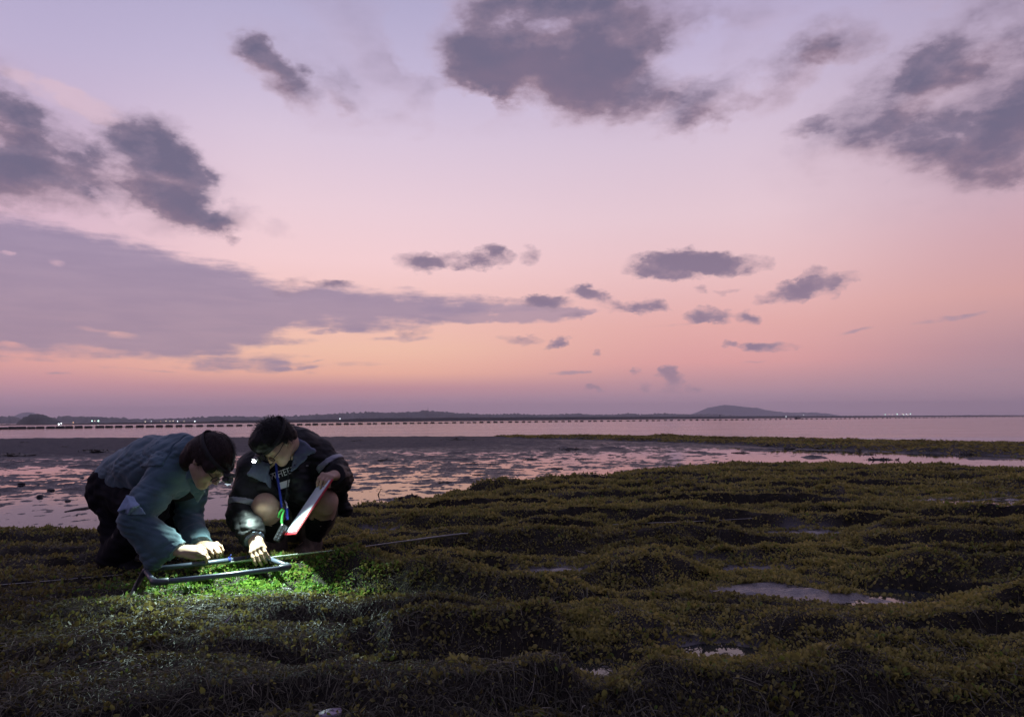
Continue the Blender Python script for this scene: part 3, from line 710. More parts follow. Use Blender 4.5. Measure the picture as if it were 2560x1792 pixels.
# ------------------------------------------------------------------ bodies: one smooth field, turned into one mesh
class Field:
    def __init__(s, lo, hi, res):
        s.lo = np.asarray(lo, float); s.res = res
        s.n = np.ceil((np.asarray(hi, float) - s.lo) / res).astype(int) + 1
        s.f = np.full(s.n, .08, np.float32)
        s.ax = [s.lo[i] + np.arange(s.n[i]) * res for i in range(3)]
    def blk(s, lo, hi):
        a = np.maximum(np.floor((np.asarray(lo) - s.lo) / s.res).astype(int), 0); b = np.minimum(np.ceil((np.asarray(hi) - s.lo) / s.res).astype(int) + 1, s.n)
        sl = tuple(slice(a[i], max(b[i], a[i])) for i in range(3))
        p = np.stack(np.broadcast_arrays(s.ax[0][sl[0]][:, None, None], s.ax[1][sl[1]][None, :, None], s.ax[2][sl[2]][None, None, :]), -1)
        return sl, p
    def put(s, fn, lo, hi, k=.02, cut=False):
        m = .03 + k
        sl, p = s.blk(np.asarray(lo) - m, np.asarray(hi) + m)
        if p.size == 0: return s
        d = fn(p); a = s.f[sl]
        if cut: d = -d; h = np.maximum(k - np.abs(a - d), 0) / max(k, 1e-6); s.f[sl] = np.maximum(a, d) + h * h * k * .25
        else: h = np.maximum(k - np.abs(a - d), 0) / max(k, 1e-6); s.f[sl] = np.minimum(a, d) - h * h * k * .25
        return s
    def cap(s, a, b, ra, rb=None, k=.02, flat=None, cut=False):
        a = np.asarray(a, float); b = np.asarray(b, float); rb = ra if rb is None else rb
        def fn(p):
            if flat is not None:
                ax = unit(flat[0]); g = 1 / flat[1] - 1
                q = p + ((p - a) @ ax)[..., None] * ax * g; bb = b + ((b - a) @ ax) * ax * g
            else: q, bb = p, b
            ba = bb - a; t = np.clip(((q - a) @ ba) / max(ba @ ba, 1e-9), 0, 1)
            d = np.linalg.norm(q - a - t[..., None] * ba, axis=-1) - (ra + (rb - ra) * t)
            return d * (1 if flat is None else min(1, flat[1] * 1.15))
        m = max(ra, rb); return s.put(fn, np.minimum(a, b) - m, np.maximum(a, b) + m, k, cut)
    def chain(s, pts, rs, k=.02, **kw):
        for i in range(len(pts) - 1): s.cap(pts[i], pts[i + 1], rs[i], rs[i + 1], k, **kw)
        return s
    def ell(s, c, r, fr=None, k=.02, cut=False):
        c = np.asarray(c, float); r = np.asarray(r, float); R = np.eye(3) if fr is None else np.asarray(fr)
        def fn(p):
            q = (p - c) @ R.T; k0 = np.linalg.norm(q / r, axis=-1); k1 = np.linalg.norm(q / r ** 2, axis=-1)
            return k0 * (k0 - 1) / np.maximum(k1, 1e-6)
        m = max(r); return s.put(fn, c - m, c + m, k, cut)
    def tri(s, a, b, c, r, k=.012):
        a, b, c = (np.asarray(q, float) for q in (a, b, c)); nn = np.cross(b - a, c - a)
        def seg(p, u, v):
            w = v - u; t = np.clip(((p - u) @ w) / (w @ w), 0, 1); q = p - u - t[..., None] * w; return (q * q).sum(-1)
        def fn(p):
            ins = np.ones(p.shape[:-1], bool)
            for u, v in ((a, b), (b, c), (c, a)): ins &= ((p - u) @ np.cross(nn, v - u)) > 0
            e = np.minimum(np.minimum(seg(p, a, b), seg(p, b, c)), seg(p, c, a))
            pl = ((p - a) @ nn) ** 2 / (nn @ nn)
            return np.sqrt(np.where(ins, pl, e)) - r
        return s.put(fn, np.minimum(np.minimum(a, b), c) - r, np.maximum(np.maximum(a, b), c) + r, k)
    def pts(s):
        return np.stack(np.broadcast_arrays(s.ax[0][:, None, None], s.ax[1][None, :, None], s.ax[2][None, None, :]), -1)
    def keep(s, fn):            # keep only where fn < 0 (clean straight edges)
        s.f = np.maximum(s.f, fn(s.pts()).astype(np.float32)); return s
    def plane(s, p0, n):        # keep the side that n points away from
        n = unit(n); p0 = np.asarray(p0, float)
        for i, a in enumerate(s.ax): pass
        d = (s.ax[0][:, None, None] - p0[0]) * n[0] + (s.ax[1][None, :, None] - p0[1]) * n[1] + (s.ax[2][None, None, :] - p0[2]) * n[2]
        s.f = np.maximum(s.f, d.astype(np.float32)); return s
    def inter(s, other, off=0.0):
        s.f = np.maximum(s.f, other.f + off); return s
    def copy(s):
        o = Field.__new__(Field); o.__dict__.update(s.__dict__); o.f = s.f.copy(); return o
    def folds(s, amp, wl=.06, seed=0, stretch=(1, 1, 1), near=.025, sharp=False):
        idx = np.nonzero(np.abs(s.f) < near)
        p = np.stack([s.ax[i][idx[i]] for i in range(3)], -1) * np.asarray(stretch); r = np.random.default_rng(seed); v = 0
        for _ in range(5):
            k1, k2 = unit(r.normal(size=3)), unit(r.normal(size=3)); w = 2 * np.pi / (wl * r.uniform(.7, 1.6))
            q = np.sin((p @ k1) * w + 2.2 * np.sin((p @ k2) * w * .45 + r.uniform(0, 6)) + r.uniform(0, 6))
            if sharp: q = 1 - 2 * np.abs(q) ** .75
            v = v + q * (1 - np.abs(np.sin((p @ k2) * w * .23 + r.uniform(0, 6))) * .6)
        s.f[idx] += (amp * v / 2.2).astype(np.float32); return s
    def mesh(s):
        f = s.f; ins = f < 0; nx, ny, nz = f.shape
        c = [ins[i:nx - 1 + i, j:ny - 1 + j, k:nz - 1 + k] for i in (0, 1) for j in (0, 1) for k in (0, 1)]
        act = np.logical_or.reduce(c) & ~np.logical_and.reduce(c)
        I = np.stack(np.nonzero(act), -1); num = len(I)
        vid = np.full(act.shape, -1, np.int32); vid[act] = np.arange(num)
        pos = np.zeros((num, 3)); cnt = np.zeros(num)
        cor = [np.array((i, j, k)) for i in (0, 1) for j in (0, 1) for k in (0, 1)]
        for a in range(8):
            for b in range(a + 1, 8):
                if np.abs(cor[a] - cor[b]).sum() != 1: continue
                pa, pb = I + cor[a], I + cor[b]
                fa = f[pa[:, 0], pa[:, 1], pa[:, 2]]; fb = f[pb[:, 0], pb[:, 1], pb[:, 2]]
                k = (fa < 0) != (fb < 0); t = (fa[k] / (fa[k] - fb[k]))[:, None]
                pos[k] += pa[k] + t * (pb[k] - pa[k]); cnt[k] += 1
        V = s.lo + pos / cnt[:, None] * s.res
        quads = []
        for ax in range(3):
            u, v = (ax + 1) % 3, (ax + 2) % 3
            sl0 = [slice(1, -1)] * 3; sl1 = [slice(1, -1)] * 3; sl0[ax] = slice(0, f.shape[ax] - 1); sl1[ax] = slice(1, f.shape[ax])
            A, B = ins[tuple(sl0)], ins[tuple(sl1)]
            E = np.stack(np.nonzero(A != B), -1)
            flip = A[E[:, 0], E[:, 1], E[:, 2]]
            off = np.ones(3, int); off[ax] = 0; E = E + off
            du = np.zeros(3, int); du[u] = 1; dv = np.zeros(3, int); dv[v] = 1
            q = [vid[tuple((E - x).T)] for x in (0 * du, du, du + dv, dv)]
            q = np.stack(q, -1); q[~flip] = q[~flip][:, ::-1]; quads.append(q)
        return V, np.concatenate(quads).astype(np.int32)
    def build(s, name, m, parent=None):
        v, f = s.mesh()
        return obj(name, v, f, m, parent)
    def at(s, p):               # value of the field at points
        q = (np.asarray(p) - s.lo) / s.res; i = np.clip(np.floor(q).astype(int), 0, s.n - 2); t = np.clip(q - i, 0, 1); out = 0
        for a in (0, 1):
            for b in (0, 1):
                for c in (0, 1):
                    w = (t[:, 0] if a else 1 - t[:, 0]) * (t[:, 1] if b else 1 - t[:, 1]) * (t[:, 2] if c else 1 - t[:, 2])
                    out = out + w * s.f[i[:, 0] + a, i[:, 1] + b, i[:, 2] + c]
        return out

def crease(F, c, rad, amp, wl=.034, seed=1):
    """creases of bent cloth gathered round a joint"""
    sl, p = F.blk(c - rad, c + rad); q = p - c; d = np.linalg.norm(q, axis=-1)
    v = np.sin(q[..., 2] * 2 * np.pi / wl + q[..., 0] * 60 + 1.6 * np.sin(q[..., 0] * 45 + q[..., 1] * 70 + seed))
    F.f[sl] += (np.where(np.abs(F.f[sl]) < .03, amp * .5 * v * np.clip(1 - d / rad, 0, 1) ** .8, 0)).astype(np.float32)
def face_frame(f, u):
    f = unit(f); u = unit(np.asarray(u, float) - f * (np.asarray(u) @ f)); l = np.cross(u, f)
    return l, f, u
def put_head(F, c, fr, s=1.0):
    l, f, u = fr; R = np.array(fr); at = lambda x, y, z: c + s * (x * l + y * f + z * u)
    F.ell(at(0, -.012, .02), (.074 * s, .094 * s, .088 * s), R, k=.01)                 # skull
    F.ell(at(0, .035, -.045), (.060 * s, .058 * s, .072 * s), R, k=.035)              # face
    F.cap(at(.045, .0, -.068), at(.012, .070, -.108), .020 * s, .017 * s, k=.03)
    F.cap(at(-.045, .0, -.068), at(-.012, .070, -.108), .020 * s, .017 * s, k=.03)    # jaw to chin
    F.ell(at(0, .078, -.104), (.018 * s, .016 * s, .014 * s), R, k=.018)
    F.cap(at(.05, .07, .012), at(-.05, .07, .012), .012 * s, k=.025)                  # brow
    for q in (1, -1):
        F.ell(at(.031 * q, .099, -.012), (.017 * s, .012 * s, .011 * s), R, k=.012, cut=True)   # eye hollows
        F.ell(at(.031 * q, .081, -.013), (.013 * s, .013 * s, .011 * s), R, k=.004)             # eyelids
        F.ell(at(.040 * q, .066, -.040), (.022 * s, .018 * s, .018 * s), R, k=.02)              # cheek
        F.ell(at(.077 * q, -.012, -.018), (.007 * s, .017 * s, .030 * s), R, k=.006)            # ear
        F.ell(at(.085 * q, -.008, -.018), (.006 * s, .009 * s, .019 * s), R, k=.004, cut=True)
    F.cap(at(0, .090, .0), at(0, .113, -.040), .008 * s, .011 * s, k=.014)            # nose
    F.ell(at(.010, .104, -.046), (.008 * s, .009 * s, .007 * s), R, k=.006); F.ell(at(-.010, .104, -.046), (.008 * s, .009 * s, .007 * s), R, k=.006)
    F.cap(at(.018, .088, -.071), at(-.018, .088, -.071), .006 * s, k=.008)            # lips
    F.cap(at(.015, .086, -.081), at(-.015, .086, -.081), .0065 * s, k=.008)
    F.cap(at(.020, .100, -.0755), at(-.020, .100, -.0755), .0022 * s, k=.003, cut=True)
def put_hand(F, wrist, knuck, back, curl, side, thumb_to, s=1.0, spread=.0185):
    """palm and five bent fingers: back = way the back of the hand faces, curl = degrees per joint, side = +-1 for the thumb"""
    d = unit(knuck - wrist); b = unit(np.asarray(back, float) - d * (np.asarray(back) @ d)); x = np.cross(b, d)
    F.cap(wrist - d * .03, wrist, .024 * s, .023 * s, k=.012, flat=(b, .8))
    for i, off in enumerate((-1.4, -.5, .5, 1.4)):
        F.cap(wrist + x * off * .011 * s + d * .005, knuck + x * off * spread * s, .0125 * s, .0095 * s, k=.016)
    for i, off in enumerate((-1.5, -.5, .5, 1.5)):
        ln = np.array((.034, .026, .021)) * s * (.92, 1.02, 1.0, .82)[i] if side < 0 else np.array((.034, .026, .021)) * s * (.82, 1.0, 1.02, .92)[i]
        p = knuck + x * off * spread * s; a = 0.0; dd = d + x * off * .05
        pts, rs = [p], [.0094 * s]
        for j in range(3):
            a += math.radians(curl[j] + 3 * (i - 1.5)); v = unit(dd * math.cos(a) - b * math.sin(a)); p = p + v * ln[j]; pts.append(p); rs.append((.0085, .0078, .0066)[j] * s)
        F.chain(pts, rs, k=.003)
        F.ell(knuck + x * off * spread * s + b * .003, (.0095 * s,) * 3, k=.008)
    t0 = wrist + d * .022 * s + x * side * .022 * s - b * .006; t2 = np.asarray(thumb_to, float); t1 = t0 * .5 + t2 * .5 + x * side * .014 * s
    F.chain([wrist + d * .01, t0, t1, t2], [.014 * s, .0145 * s, .0105 * s, .0075 * s], k=.008)

M_SKIN = mat('skin', (.36, .235, .165), .5, .4, sub=.12, var=.12, vscale=40, bump=.15, bscale=300, bdist=.001)
M_HAIR = mat('black_hair', (.006, .005, .005), .6, .22, var=.5, vscale=80)
M_HAIR2 = mat('dark_brown_hair', (.014, .0055, .0045), .58, .25, var=.5, vscale=80)
M_SHIRT = mat('teal_shirt_cloth', (.064, .112, .138), .85, .25, sheen=.2, var=.26, vscale=7, bump=.25, bscale=140, bdist=.0015)
M_TROUSER = mat('dark_trouser_cloth', (.007, .006, .009), .9, .15, sheen=0, var=.5, vscale=9, bump=.2, bscale=300, bdist=.001)
M_RUBBER = mat('black_rubber', (.006, .006, .007), .6, .25, var=.3, vscale=30)
M_JACKET = mat('black_rain_jacket', (.005, .005, .006), .6, .25, var=.25, vscale=25, bump=.2, bscale=220, bdist=.001)
M_LINING = mat('blue_grey_lining', (.085, .105, .150), .7, .3, var=.18, vscale=30, bump=.2, bscale=300, bdist=.001)
M_BAND = mat('grey_band', (.20, .21, .24), .5, .5, var=.1)
M_TEE = mat('black_tee', (.009, .009, .012), .85, .2, var=.2)
M_PRINT = mat('white_print', (.62, .63, .64), .6, .3, var=.08)
M_SHORTS = mat('khaki_cloth', (.13, .115, .075), .85, .2, var=.2, vscale=30, bump=.2, bscale=300, bdist=.001)
M_BOOT = mat('brown_muddy_boot', (.075, .055, .04), .7, .3, var=.35, vscale=25)
M_BLACKP = mat('black_plastic', (.012, .012, .013), .35, .5, var=.15)
M_STRAP = mat('dark_elastic_strap', (.022, .021, .022), .75, .3, var=.3, vscale=60)
M_STEEL = mat('worn_metal', (.5, .5, .52), .3, .5, metal=1.0, var=.15)
M_LAMP = mat('lit_lamp_lens', (.9, .95, 1), .2, .5, var=0, emit=(.86, .97, 1.0, 45))
M_LAMP2 = mat('dim_lamp_lens', (.3, .33, .36), .2, .5, var=0, emit=(.75, .88, 1.0, .6))
M_LENS = mat('spectacle_rim', (.012, .012, .014), .3, .5, var=0)
M_BLUE = mat('blue_webbing', (.012, .028, .28), .6, .4, var=.15)
M_CLOTH = mat('pale_blue_cloth', (.24, .32, .46), .8, .3, var=.12, bump=.2, bscale=300, bdist=.001)

def add_specs(root, c, fr, s=1.0):
    l, f, u = fr; at = lambda x, y, z: c + s * (x * l + y * f + z * u)
    g = Mesh()
    for q in (1, -1):
        ring = [at(.034 * q + .024 * math.cos(t), .108, -.020 + .017 * math.sin(t)) for t in np.linspace(0, 2 * math.pi, 17)]
        g.tube(ring, .0022, 6)
        g.tube([at(.057 * q, .105, -.012), at(.077 * q, .06, -.010), at(.082 * q, -.012, -.002)], .0022, 6)
    g.tube([at(.011, .110, -.016), at(-.011, .110, -.016)], .002, 6)
    return g.build('spectacles', M_LENS, root, True)

def add_headlamp(root, c, fr, s, rad, z0, lens_mat, drop, over=False):
    """strap round the head, housing at the brow, lens; z0 = height of the strap over the ear line"""
    l, f, u = fr; at = lambda x, y, z: c + s * (x * l + y * f + z * u)
    sm = Mesh(); n = 40; ring = []
    for w in (-.012, .012):
        for k in range(n):
            t = 2 * math.pi * k / n
            ring.append(at(rad[0] * math.sin(t), -.012 + rad[1] * math.cos(t), z0 + w - .012 * math.cos(t)))
    sm.add(ring, [(k, (k + 1) % n, n + (k + 1) % n, n + k) for k in range(n)])
    if over:
        m = 22; v = []; t0 = math.asin((z0 - .028) / .112)
        for w in (-.006, .006):
            for k in range(m):
                t = t0 + (math.pi - 2 * t0) * k / (m - 1); v.append(at(w, -.014 + .118 * math.cos(t), .028 + .113 * math.sin(t)))
        sm.add(v, [(k, k + 1, m + k + 1, m + k) for k in range(m - 1)])
    lamp = sm.build('headlamp', M_STRAP, root, True)
    so = lamp.modifiers.new('s', 'SOLIDIFY'); so.thickness = .003
    d = unit(f * math.cos(drop) - u * math.sin(drop)); v = unit(u * math.cos(drop) + f * math.sin(drop)); o = at(0, rad[1] + .004, z0 - .012)
    Mesh().box(o, l, v, d, (.060 * s, .040 * s, .022 * s), .004).build('lamp_bracket', M_BLACKP, lamp)
    h = Mesh(); h.box(o + d * .022 * s - v * .004, l, v, d, (.056 * s, .038 * s, .026 * s), .006)
    h.tube([o + d * .032 * s, o + d * .041 * s], .017 * s, 20)
    hs = h.build('lamp_housing', M_BLACKP, lamp)
    lens = Mesh(); e = o + d * .0425 * s
    for k in range(3): pass
    lens.tube([e - d * .002 + d * .012 * math.sin(t) for t in np.linspace(0, 1.5, 7)], [.0085 * s * math.cos(t) for t in np.linspace(0, 1.5, 7)], 16)
    for gx_, gv in ((.014, .004), (-.013, -.003), (.003, .011)): lens.tube([e + l * gx_ + v * gv, e + l * gx_ + v * gv + d * .004], .0032, 8)
    lens.build('lamp_lens', lens_mat, lamp)
    return lamp, e, d

def hair_wisps(name, root, c, fr, s, m, n=260, seed=3, rad=(.088, .108, .105), lift=.02, ban=lambda x, y, z: False, off=(0, -.012, .025)):
    r = np.random.default_rng(seed); l, f, u = fr; M_ = Mesh()
    for _ in range(n):
        q = unit(r.normal(size=3)); 
        if ban(*q): continue
        x, y, z = q[0] * rad[0] + off[0], q[1] * rad[1] + off[1], q[2] * rad[2] + off[2]
        p = c + s * (x * l + y * f + z * u); nrm = unit(q[0] * l + q[1] * f + q[2] * u)
        comb = unit(unit(f * .8 + l * .5 * np.sign(q[0]) - u * .4 + .5 * r.normal(size=3)))
        comb = unit(comb - nrm * (comb @ nrm)); L = r.uniform(.02, .05) * s; w = np.cross(comb, nrm) * .0009
        pts = [p - nrm * .004, p + nrm * lift * r.uniform(.1, .6) + comb * L * .4, p + nrm * lift * r.uniform(0, .7) + comb * L]
        M_.add([pts[0] - w, pts[0] + w, pts[1] - w, pts[1] + w, pts[2]], [(0, 1, 3, 2), (2, 3, 4)])
    o = M_.build(name, m, root); o['kind'] = 'stuff'; return o

def head_cut(F, c, fr, s, y0, z_at, z_back):
    """open the hair over the face: away goes what lies in front of y0 and under the hair line"""
    l, f, u = fr
    p = F.pts() - c; y = p @ f / s; z = p @ u / s
    line = np.where(y > y0, z_at + (y - .095) * .25, z_back)
    F.f = np.maximum(F.f, (np.minimum(y - y0, line - z) * s).astype(np.float32))
    return F

# ================================================================== the woman on the left
def build_woman():
    c = P(527, 1150, 3.47); up0 = np.array((.76, -.10, .60)); f0 = np.array((.60, -.20, -.77))
    fr = face_frame(f0, up0); l, f, u = fr; S = .92
    hip, chest, neck = P(298, 1224, 3.98), P(400, 1170, 3.74), P(462, 1140, 3.60)
    shR, elR, wrR = P(418, 1182, 3.54), P(338, 1300, 3.43), P(438, 1374, 3.42)
    shL, elL, wrL = P(486, 1182, 3.86), P(472, 1295, 3.86), P(500, 1361, 3.66)
    hR, kR, aR = P(292, 1232, 3.92), P(374, 1272, 3.66), P(288, 1396, 3.80)
    hL, kL, aL = P(312, 1232, 4.06), P(448, 1282, 3.96), P(405, 1388, 4.00)
    lo = np.array((-2.35, 3.1, -.08)); hi = np.array((-1.25, 4.3, .85))
    B = Field(lo, hi, .0042)
    put_head(B, c, fr, S)
    B.cap(c - f * .02 - u * .05, neck, .050, .055, k=.03)
    B.chain([hip, chest, neck], [.10, .10, .055], k=.05)
    for sh, el, wr in ((shR, elR, wrR), (shL, elL, wrL)):
        B.cap(neck, sh, .06, .055, k=.04); B.chain([sh, el, wr], [.050, .036, .024], k=.02)
    for h, k_, a in ((hR, kR, aR), (hL, kL, aL)):
        B.chain([h, k_, a], [.095, .058, .04], k=.03); B.cap(a, a + np.array((.09, -.035, -.035)), .03, .025, k=.03)
    knR = P(497, 1374, 3.45); put_hand(B, wrR, knR, (.15, -.45, .9), (28, 42, 30), -1, P(522, 1394, 3.47), .93)
    knL = P(530, 1365, 3.60); put_hand(B, wrL, knL, (.1, -.4, .9), (18, 48, 40), 1, P(545, 1382, 3.56), .93)
    body = B.build('person', M_SKIN)
    tag(body, 'person in a teal shirt and dark trousers bending low over the white frame', 'person', 'people crouching over the survey frame')
    # trousers
    T = Field(lo, hi, .0065)
    T.ell(hip + np.array((-.005, 0, .0)), (.142, .16, .140), k=.05); T.cap(hip, hip * .5 + chest * .5, .135, .12, k=.05)
    T.ell(P(275, 1220, 3.92), (.085, .09, .115), k=.05)
    for h, k_, a in ((hR, kR, aR), (hL, kL, aL)):
        T.chain([h, k_, a], [.115, .082, .072], k=.04); T.cap(h * .6 + a * .4, a, .08, .06, k=.04)
        T.cap(k_, a + (a - k_) * .12, .077, .064, k=.03)
    T.folds(.0075, .075, 4, stretch=(.8, 1, 1.5))
    T.build('trousers', M_TROUSER, body)
    for k_, a in ((kR, aR), (kL, aL)):
        K = Field(a - .24, a + .24, .007); g = a + np.array((0, 0, -.035))
        K.cap(a * .62 + k_ * .38, a, .078, .066, k=.02); K.cap(a, g, .066, .055, k=.02); K.cap(g, g + np.array((.13, -.045, -.012)), .046, .04, k=.03); K.cap(g, g - np.array((.03, 0, .005)), .042, k=.02)
        K.folds(.003, .05, 6); K.build('boot', M_RUBBER, body)
    # shirt
    W = Field(lo, hi, .0055)
    w0, w1, w2 = P(310, 1195, 3.96), P(382, 1166, 3.78), P(446, 1146, 3.62)
    W.chain([w0, w1, w2], [.138, .142, .110], k=.05)
    W.cap(w2, P(474, 1128, 3.56), .085, .07, k=.04)
    W.ell(P(447, 1200, 3.62), (.085, .10, .085), k=.06)                     # chest hanging forward
    for sh, el, wr, rr in ((shR, elR, wrR, (.083, .073, .066, .048)), (shL, elL, wrL, (.075, .068, .062, .048))):
        W.cap(w2 * .6 + w1 * .4, sh, .09, .078, k=.05)
        W.chain([sh, sh * .45 + el * .55, el], rr[:3], k=.03); W.chain([el, el * .3 + wr * .7, wr], [rr[2], .056, rr[3]], k=.02)
    W.tri(elR + np.array((.0, .0, -.03)), P(386, 1406, 3.43), P(428, 1380, 3.42), .022, k=.05)   # loose sleeve hanging down
    W.tri(elR, P(340, 1330, 3.43), P(386, 1406, 3.43), .022, k=.05)
    W.folds(.006, .13, 11); W.folds(.0055, .11, 13, stretch=(.6, .6, 1.6), sharp=True); W.folds(.0014, .06, 12, sharp=True)
    for q, am in ((elR, .011), (elL, .010), (shR, .006)): crease(W, q, .11, am)
    axis = unit(w0 - w1)
    W.plane(P(258, 1180, 3.96), axis + np.array((0, 0, -.55)))
    # open neck and cuffs
    W.ell(c + (-.09 * u + .02 * f) * S, (.07, .07, .07), k=.02, cut=True)
    for el, wr in ((elR, wrR), (elL, wrL)):
        n = unit(wr - el); sl, p = W.blk(wr - .11, wr + .11); d = (p - (wr + n * .004)) @ n
        W.f[sl] = np.where(np.linalg.norm(p - wr, axis=-1) < .085, np.maximum(W.f[sl], d), W.f[sl])
    shirt = W.build('shirt', M_SHIRT, body)
    # yoke flap across the shoulders, collar, cuffs
    Y = W.copy(); Y.f = Y.f - .006; n = unit(w1 - w2)
    Y.plane(P(398, 1120, 3.66), n); Y.plane(P(470, 1120, 3.56), -n); Y.plane(P(430, 1168, 3.60), (0, -.1, -1)); Y.keep(lambda p: -(W.f + .004))
    Y.build('yoke', M_SHIRT, shirt)
    K = Field(lo, hi, .006)
    for a, b2, q in ((P(458, 1096, 3.62), P(486, 1150, 3.45), P(470, 1196, 3.47)), (P(486, 1150, 3.45), P(497, 1192, 3.45), P(470, 1196, 3.47)), (P(470, 1196, 3.47), P(510, 1226, 3.50), P(482, 1228, 3.52)),
                     (P(482, 1228, 3.52), P(512, 1224, 3.52), P(494, 1252, 3.56)), (P(440, 1100, 3.68), P(458, 1096, 3.62), P(470, 1150, 3.52))): K.tri(a, b2, q, .006)
    K.folds(.003, .04, 5); K.build('collar', M_SHIRT, shirt)
    for el, wr, sd in ((elR, wrR, 21), (elL, wrL, 22)):
        n = unit(wr - el); q = Field(wr - .12, wr + .12, .0045); q.cap(wr - n * .045, wr + n * .008, .051, .052, k=.0)
        q.plane(wr + n * .010, n); q.plane(wr - n * .045, -n); q.folds(.0025, .03, sd); q.build('cuff', M_SHIRT, shirt)
    U = Field(lo, hi, .007)                                              # dark undershirt showing under the chest
    U.ell(P(452, 1214, 3.66), (.10, .10, .075), k=.03); U.build('undershirt', M_TROUSER, body)
    # hair
    Hh = Field(c - .28, c + .28, .0042); at = lambda x, y, z: c + S * (x * l + y * f + z * u); R = np.array(fr)
    Hh.ell(at(0, -.014, .028), (.093 * S, .113 * S, .108 * S), R); Hh.ell(at(0, -.085, -.02), (.075 * S, .06 * S, .085 * S), R, k=.04)
    head_cut(Hh, c, fr, S, .012, .030, -.20)
    Hh.ell(at(0, -.065, -.085), (.062 * S, .05 * S, .06 * S), R, k=.04)
    Hh.ell(at(-.068, .048, .012), (.026 * S, .042 * S, .034 * S), R, k=.02); Hh.ell(at(.068, .048, .012), (.026 * S, .042 * S, .034 * S), R, k=.02)
    Hh.folds(.0022, .04, 8); Hh.folds(.001, .011, 9, stretch=(1.6, .5, 1), near=.01)
    hair = Hh.build('hair', M_HAIR2, body)
    hair_wisps('loose_hair', hair, c, fr, S, M_HAIR2, 1500, 5, (.094, .114, .109), .012, ban=lambda x, y, z: y > .2 and z < .1, off=(0, -.014, .028))
    add_specs(body, c, fr, S)
    lamp, e, d = add_headlamp(body, c, fr, S, (.100, .124), .052, M_LAMP2, math.radians(48), True)
    h2 = Mesh().box(e - d * .03 - u * .012 + l * .0, l, u, f, (.04, .022, .02), .003); h2.build('lamp_hinge', M_STEEL, lamp)
    return body
WOMAN = build_woman()

def build_cloth():
    c = P(325, 1258, 3.36); F = Field(c - .13, c + .13, .004); q = lambda x, y, d: P(x, y, d)
    for a, b, d in ((q(297, 1276, 3.37), q(318, 1240, 3.36), q(330, 1268, 3.33)), (q(318, 1240, 3.36), q(332, 1243, 3.38), q(330, 1268, 3.33)), (q(332, 1243, 3.38), q(346, 1263, 3.35), q(330, 1268, 3.33)),
                    (q(346, 1263, 3.35), q(318, 1285, 3.35), q(330, 1268, 3.33)), (q(312, 1282, 3.37), q(322, 1284, 3.35), q(322, 1262, 3.34)), (q(300, 1276, 3.38), q(306, 1284, 3.38), q(318, 1262, 3.36)),
                    (q(318, 1285, 3.36), q(346, 1263, 3.36), q(362, 1284, 3.37))): F.tri(a, b, d, .0045, k=.006)
    F.folds(.0025, .05, 3)
    o = F.build('folded_cloth', M_CLOTH); tag(o, 'crumpled pale blue cloth tucked over the sleeve of the person in teal', 'cloth')
build_cloth()

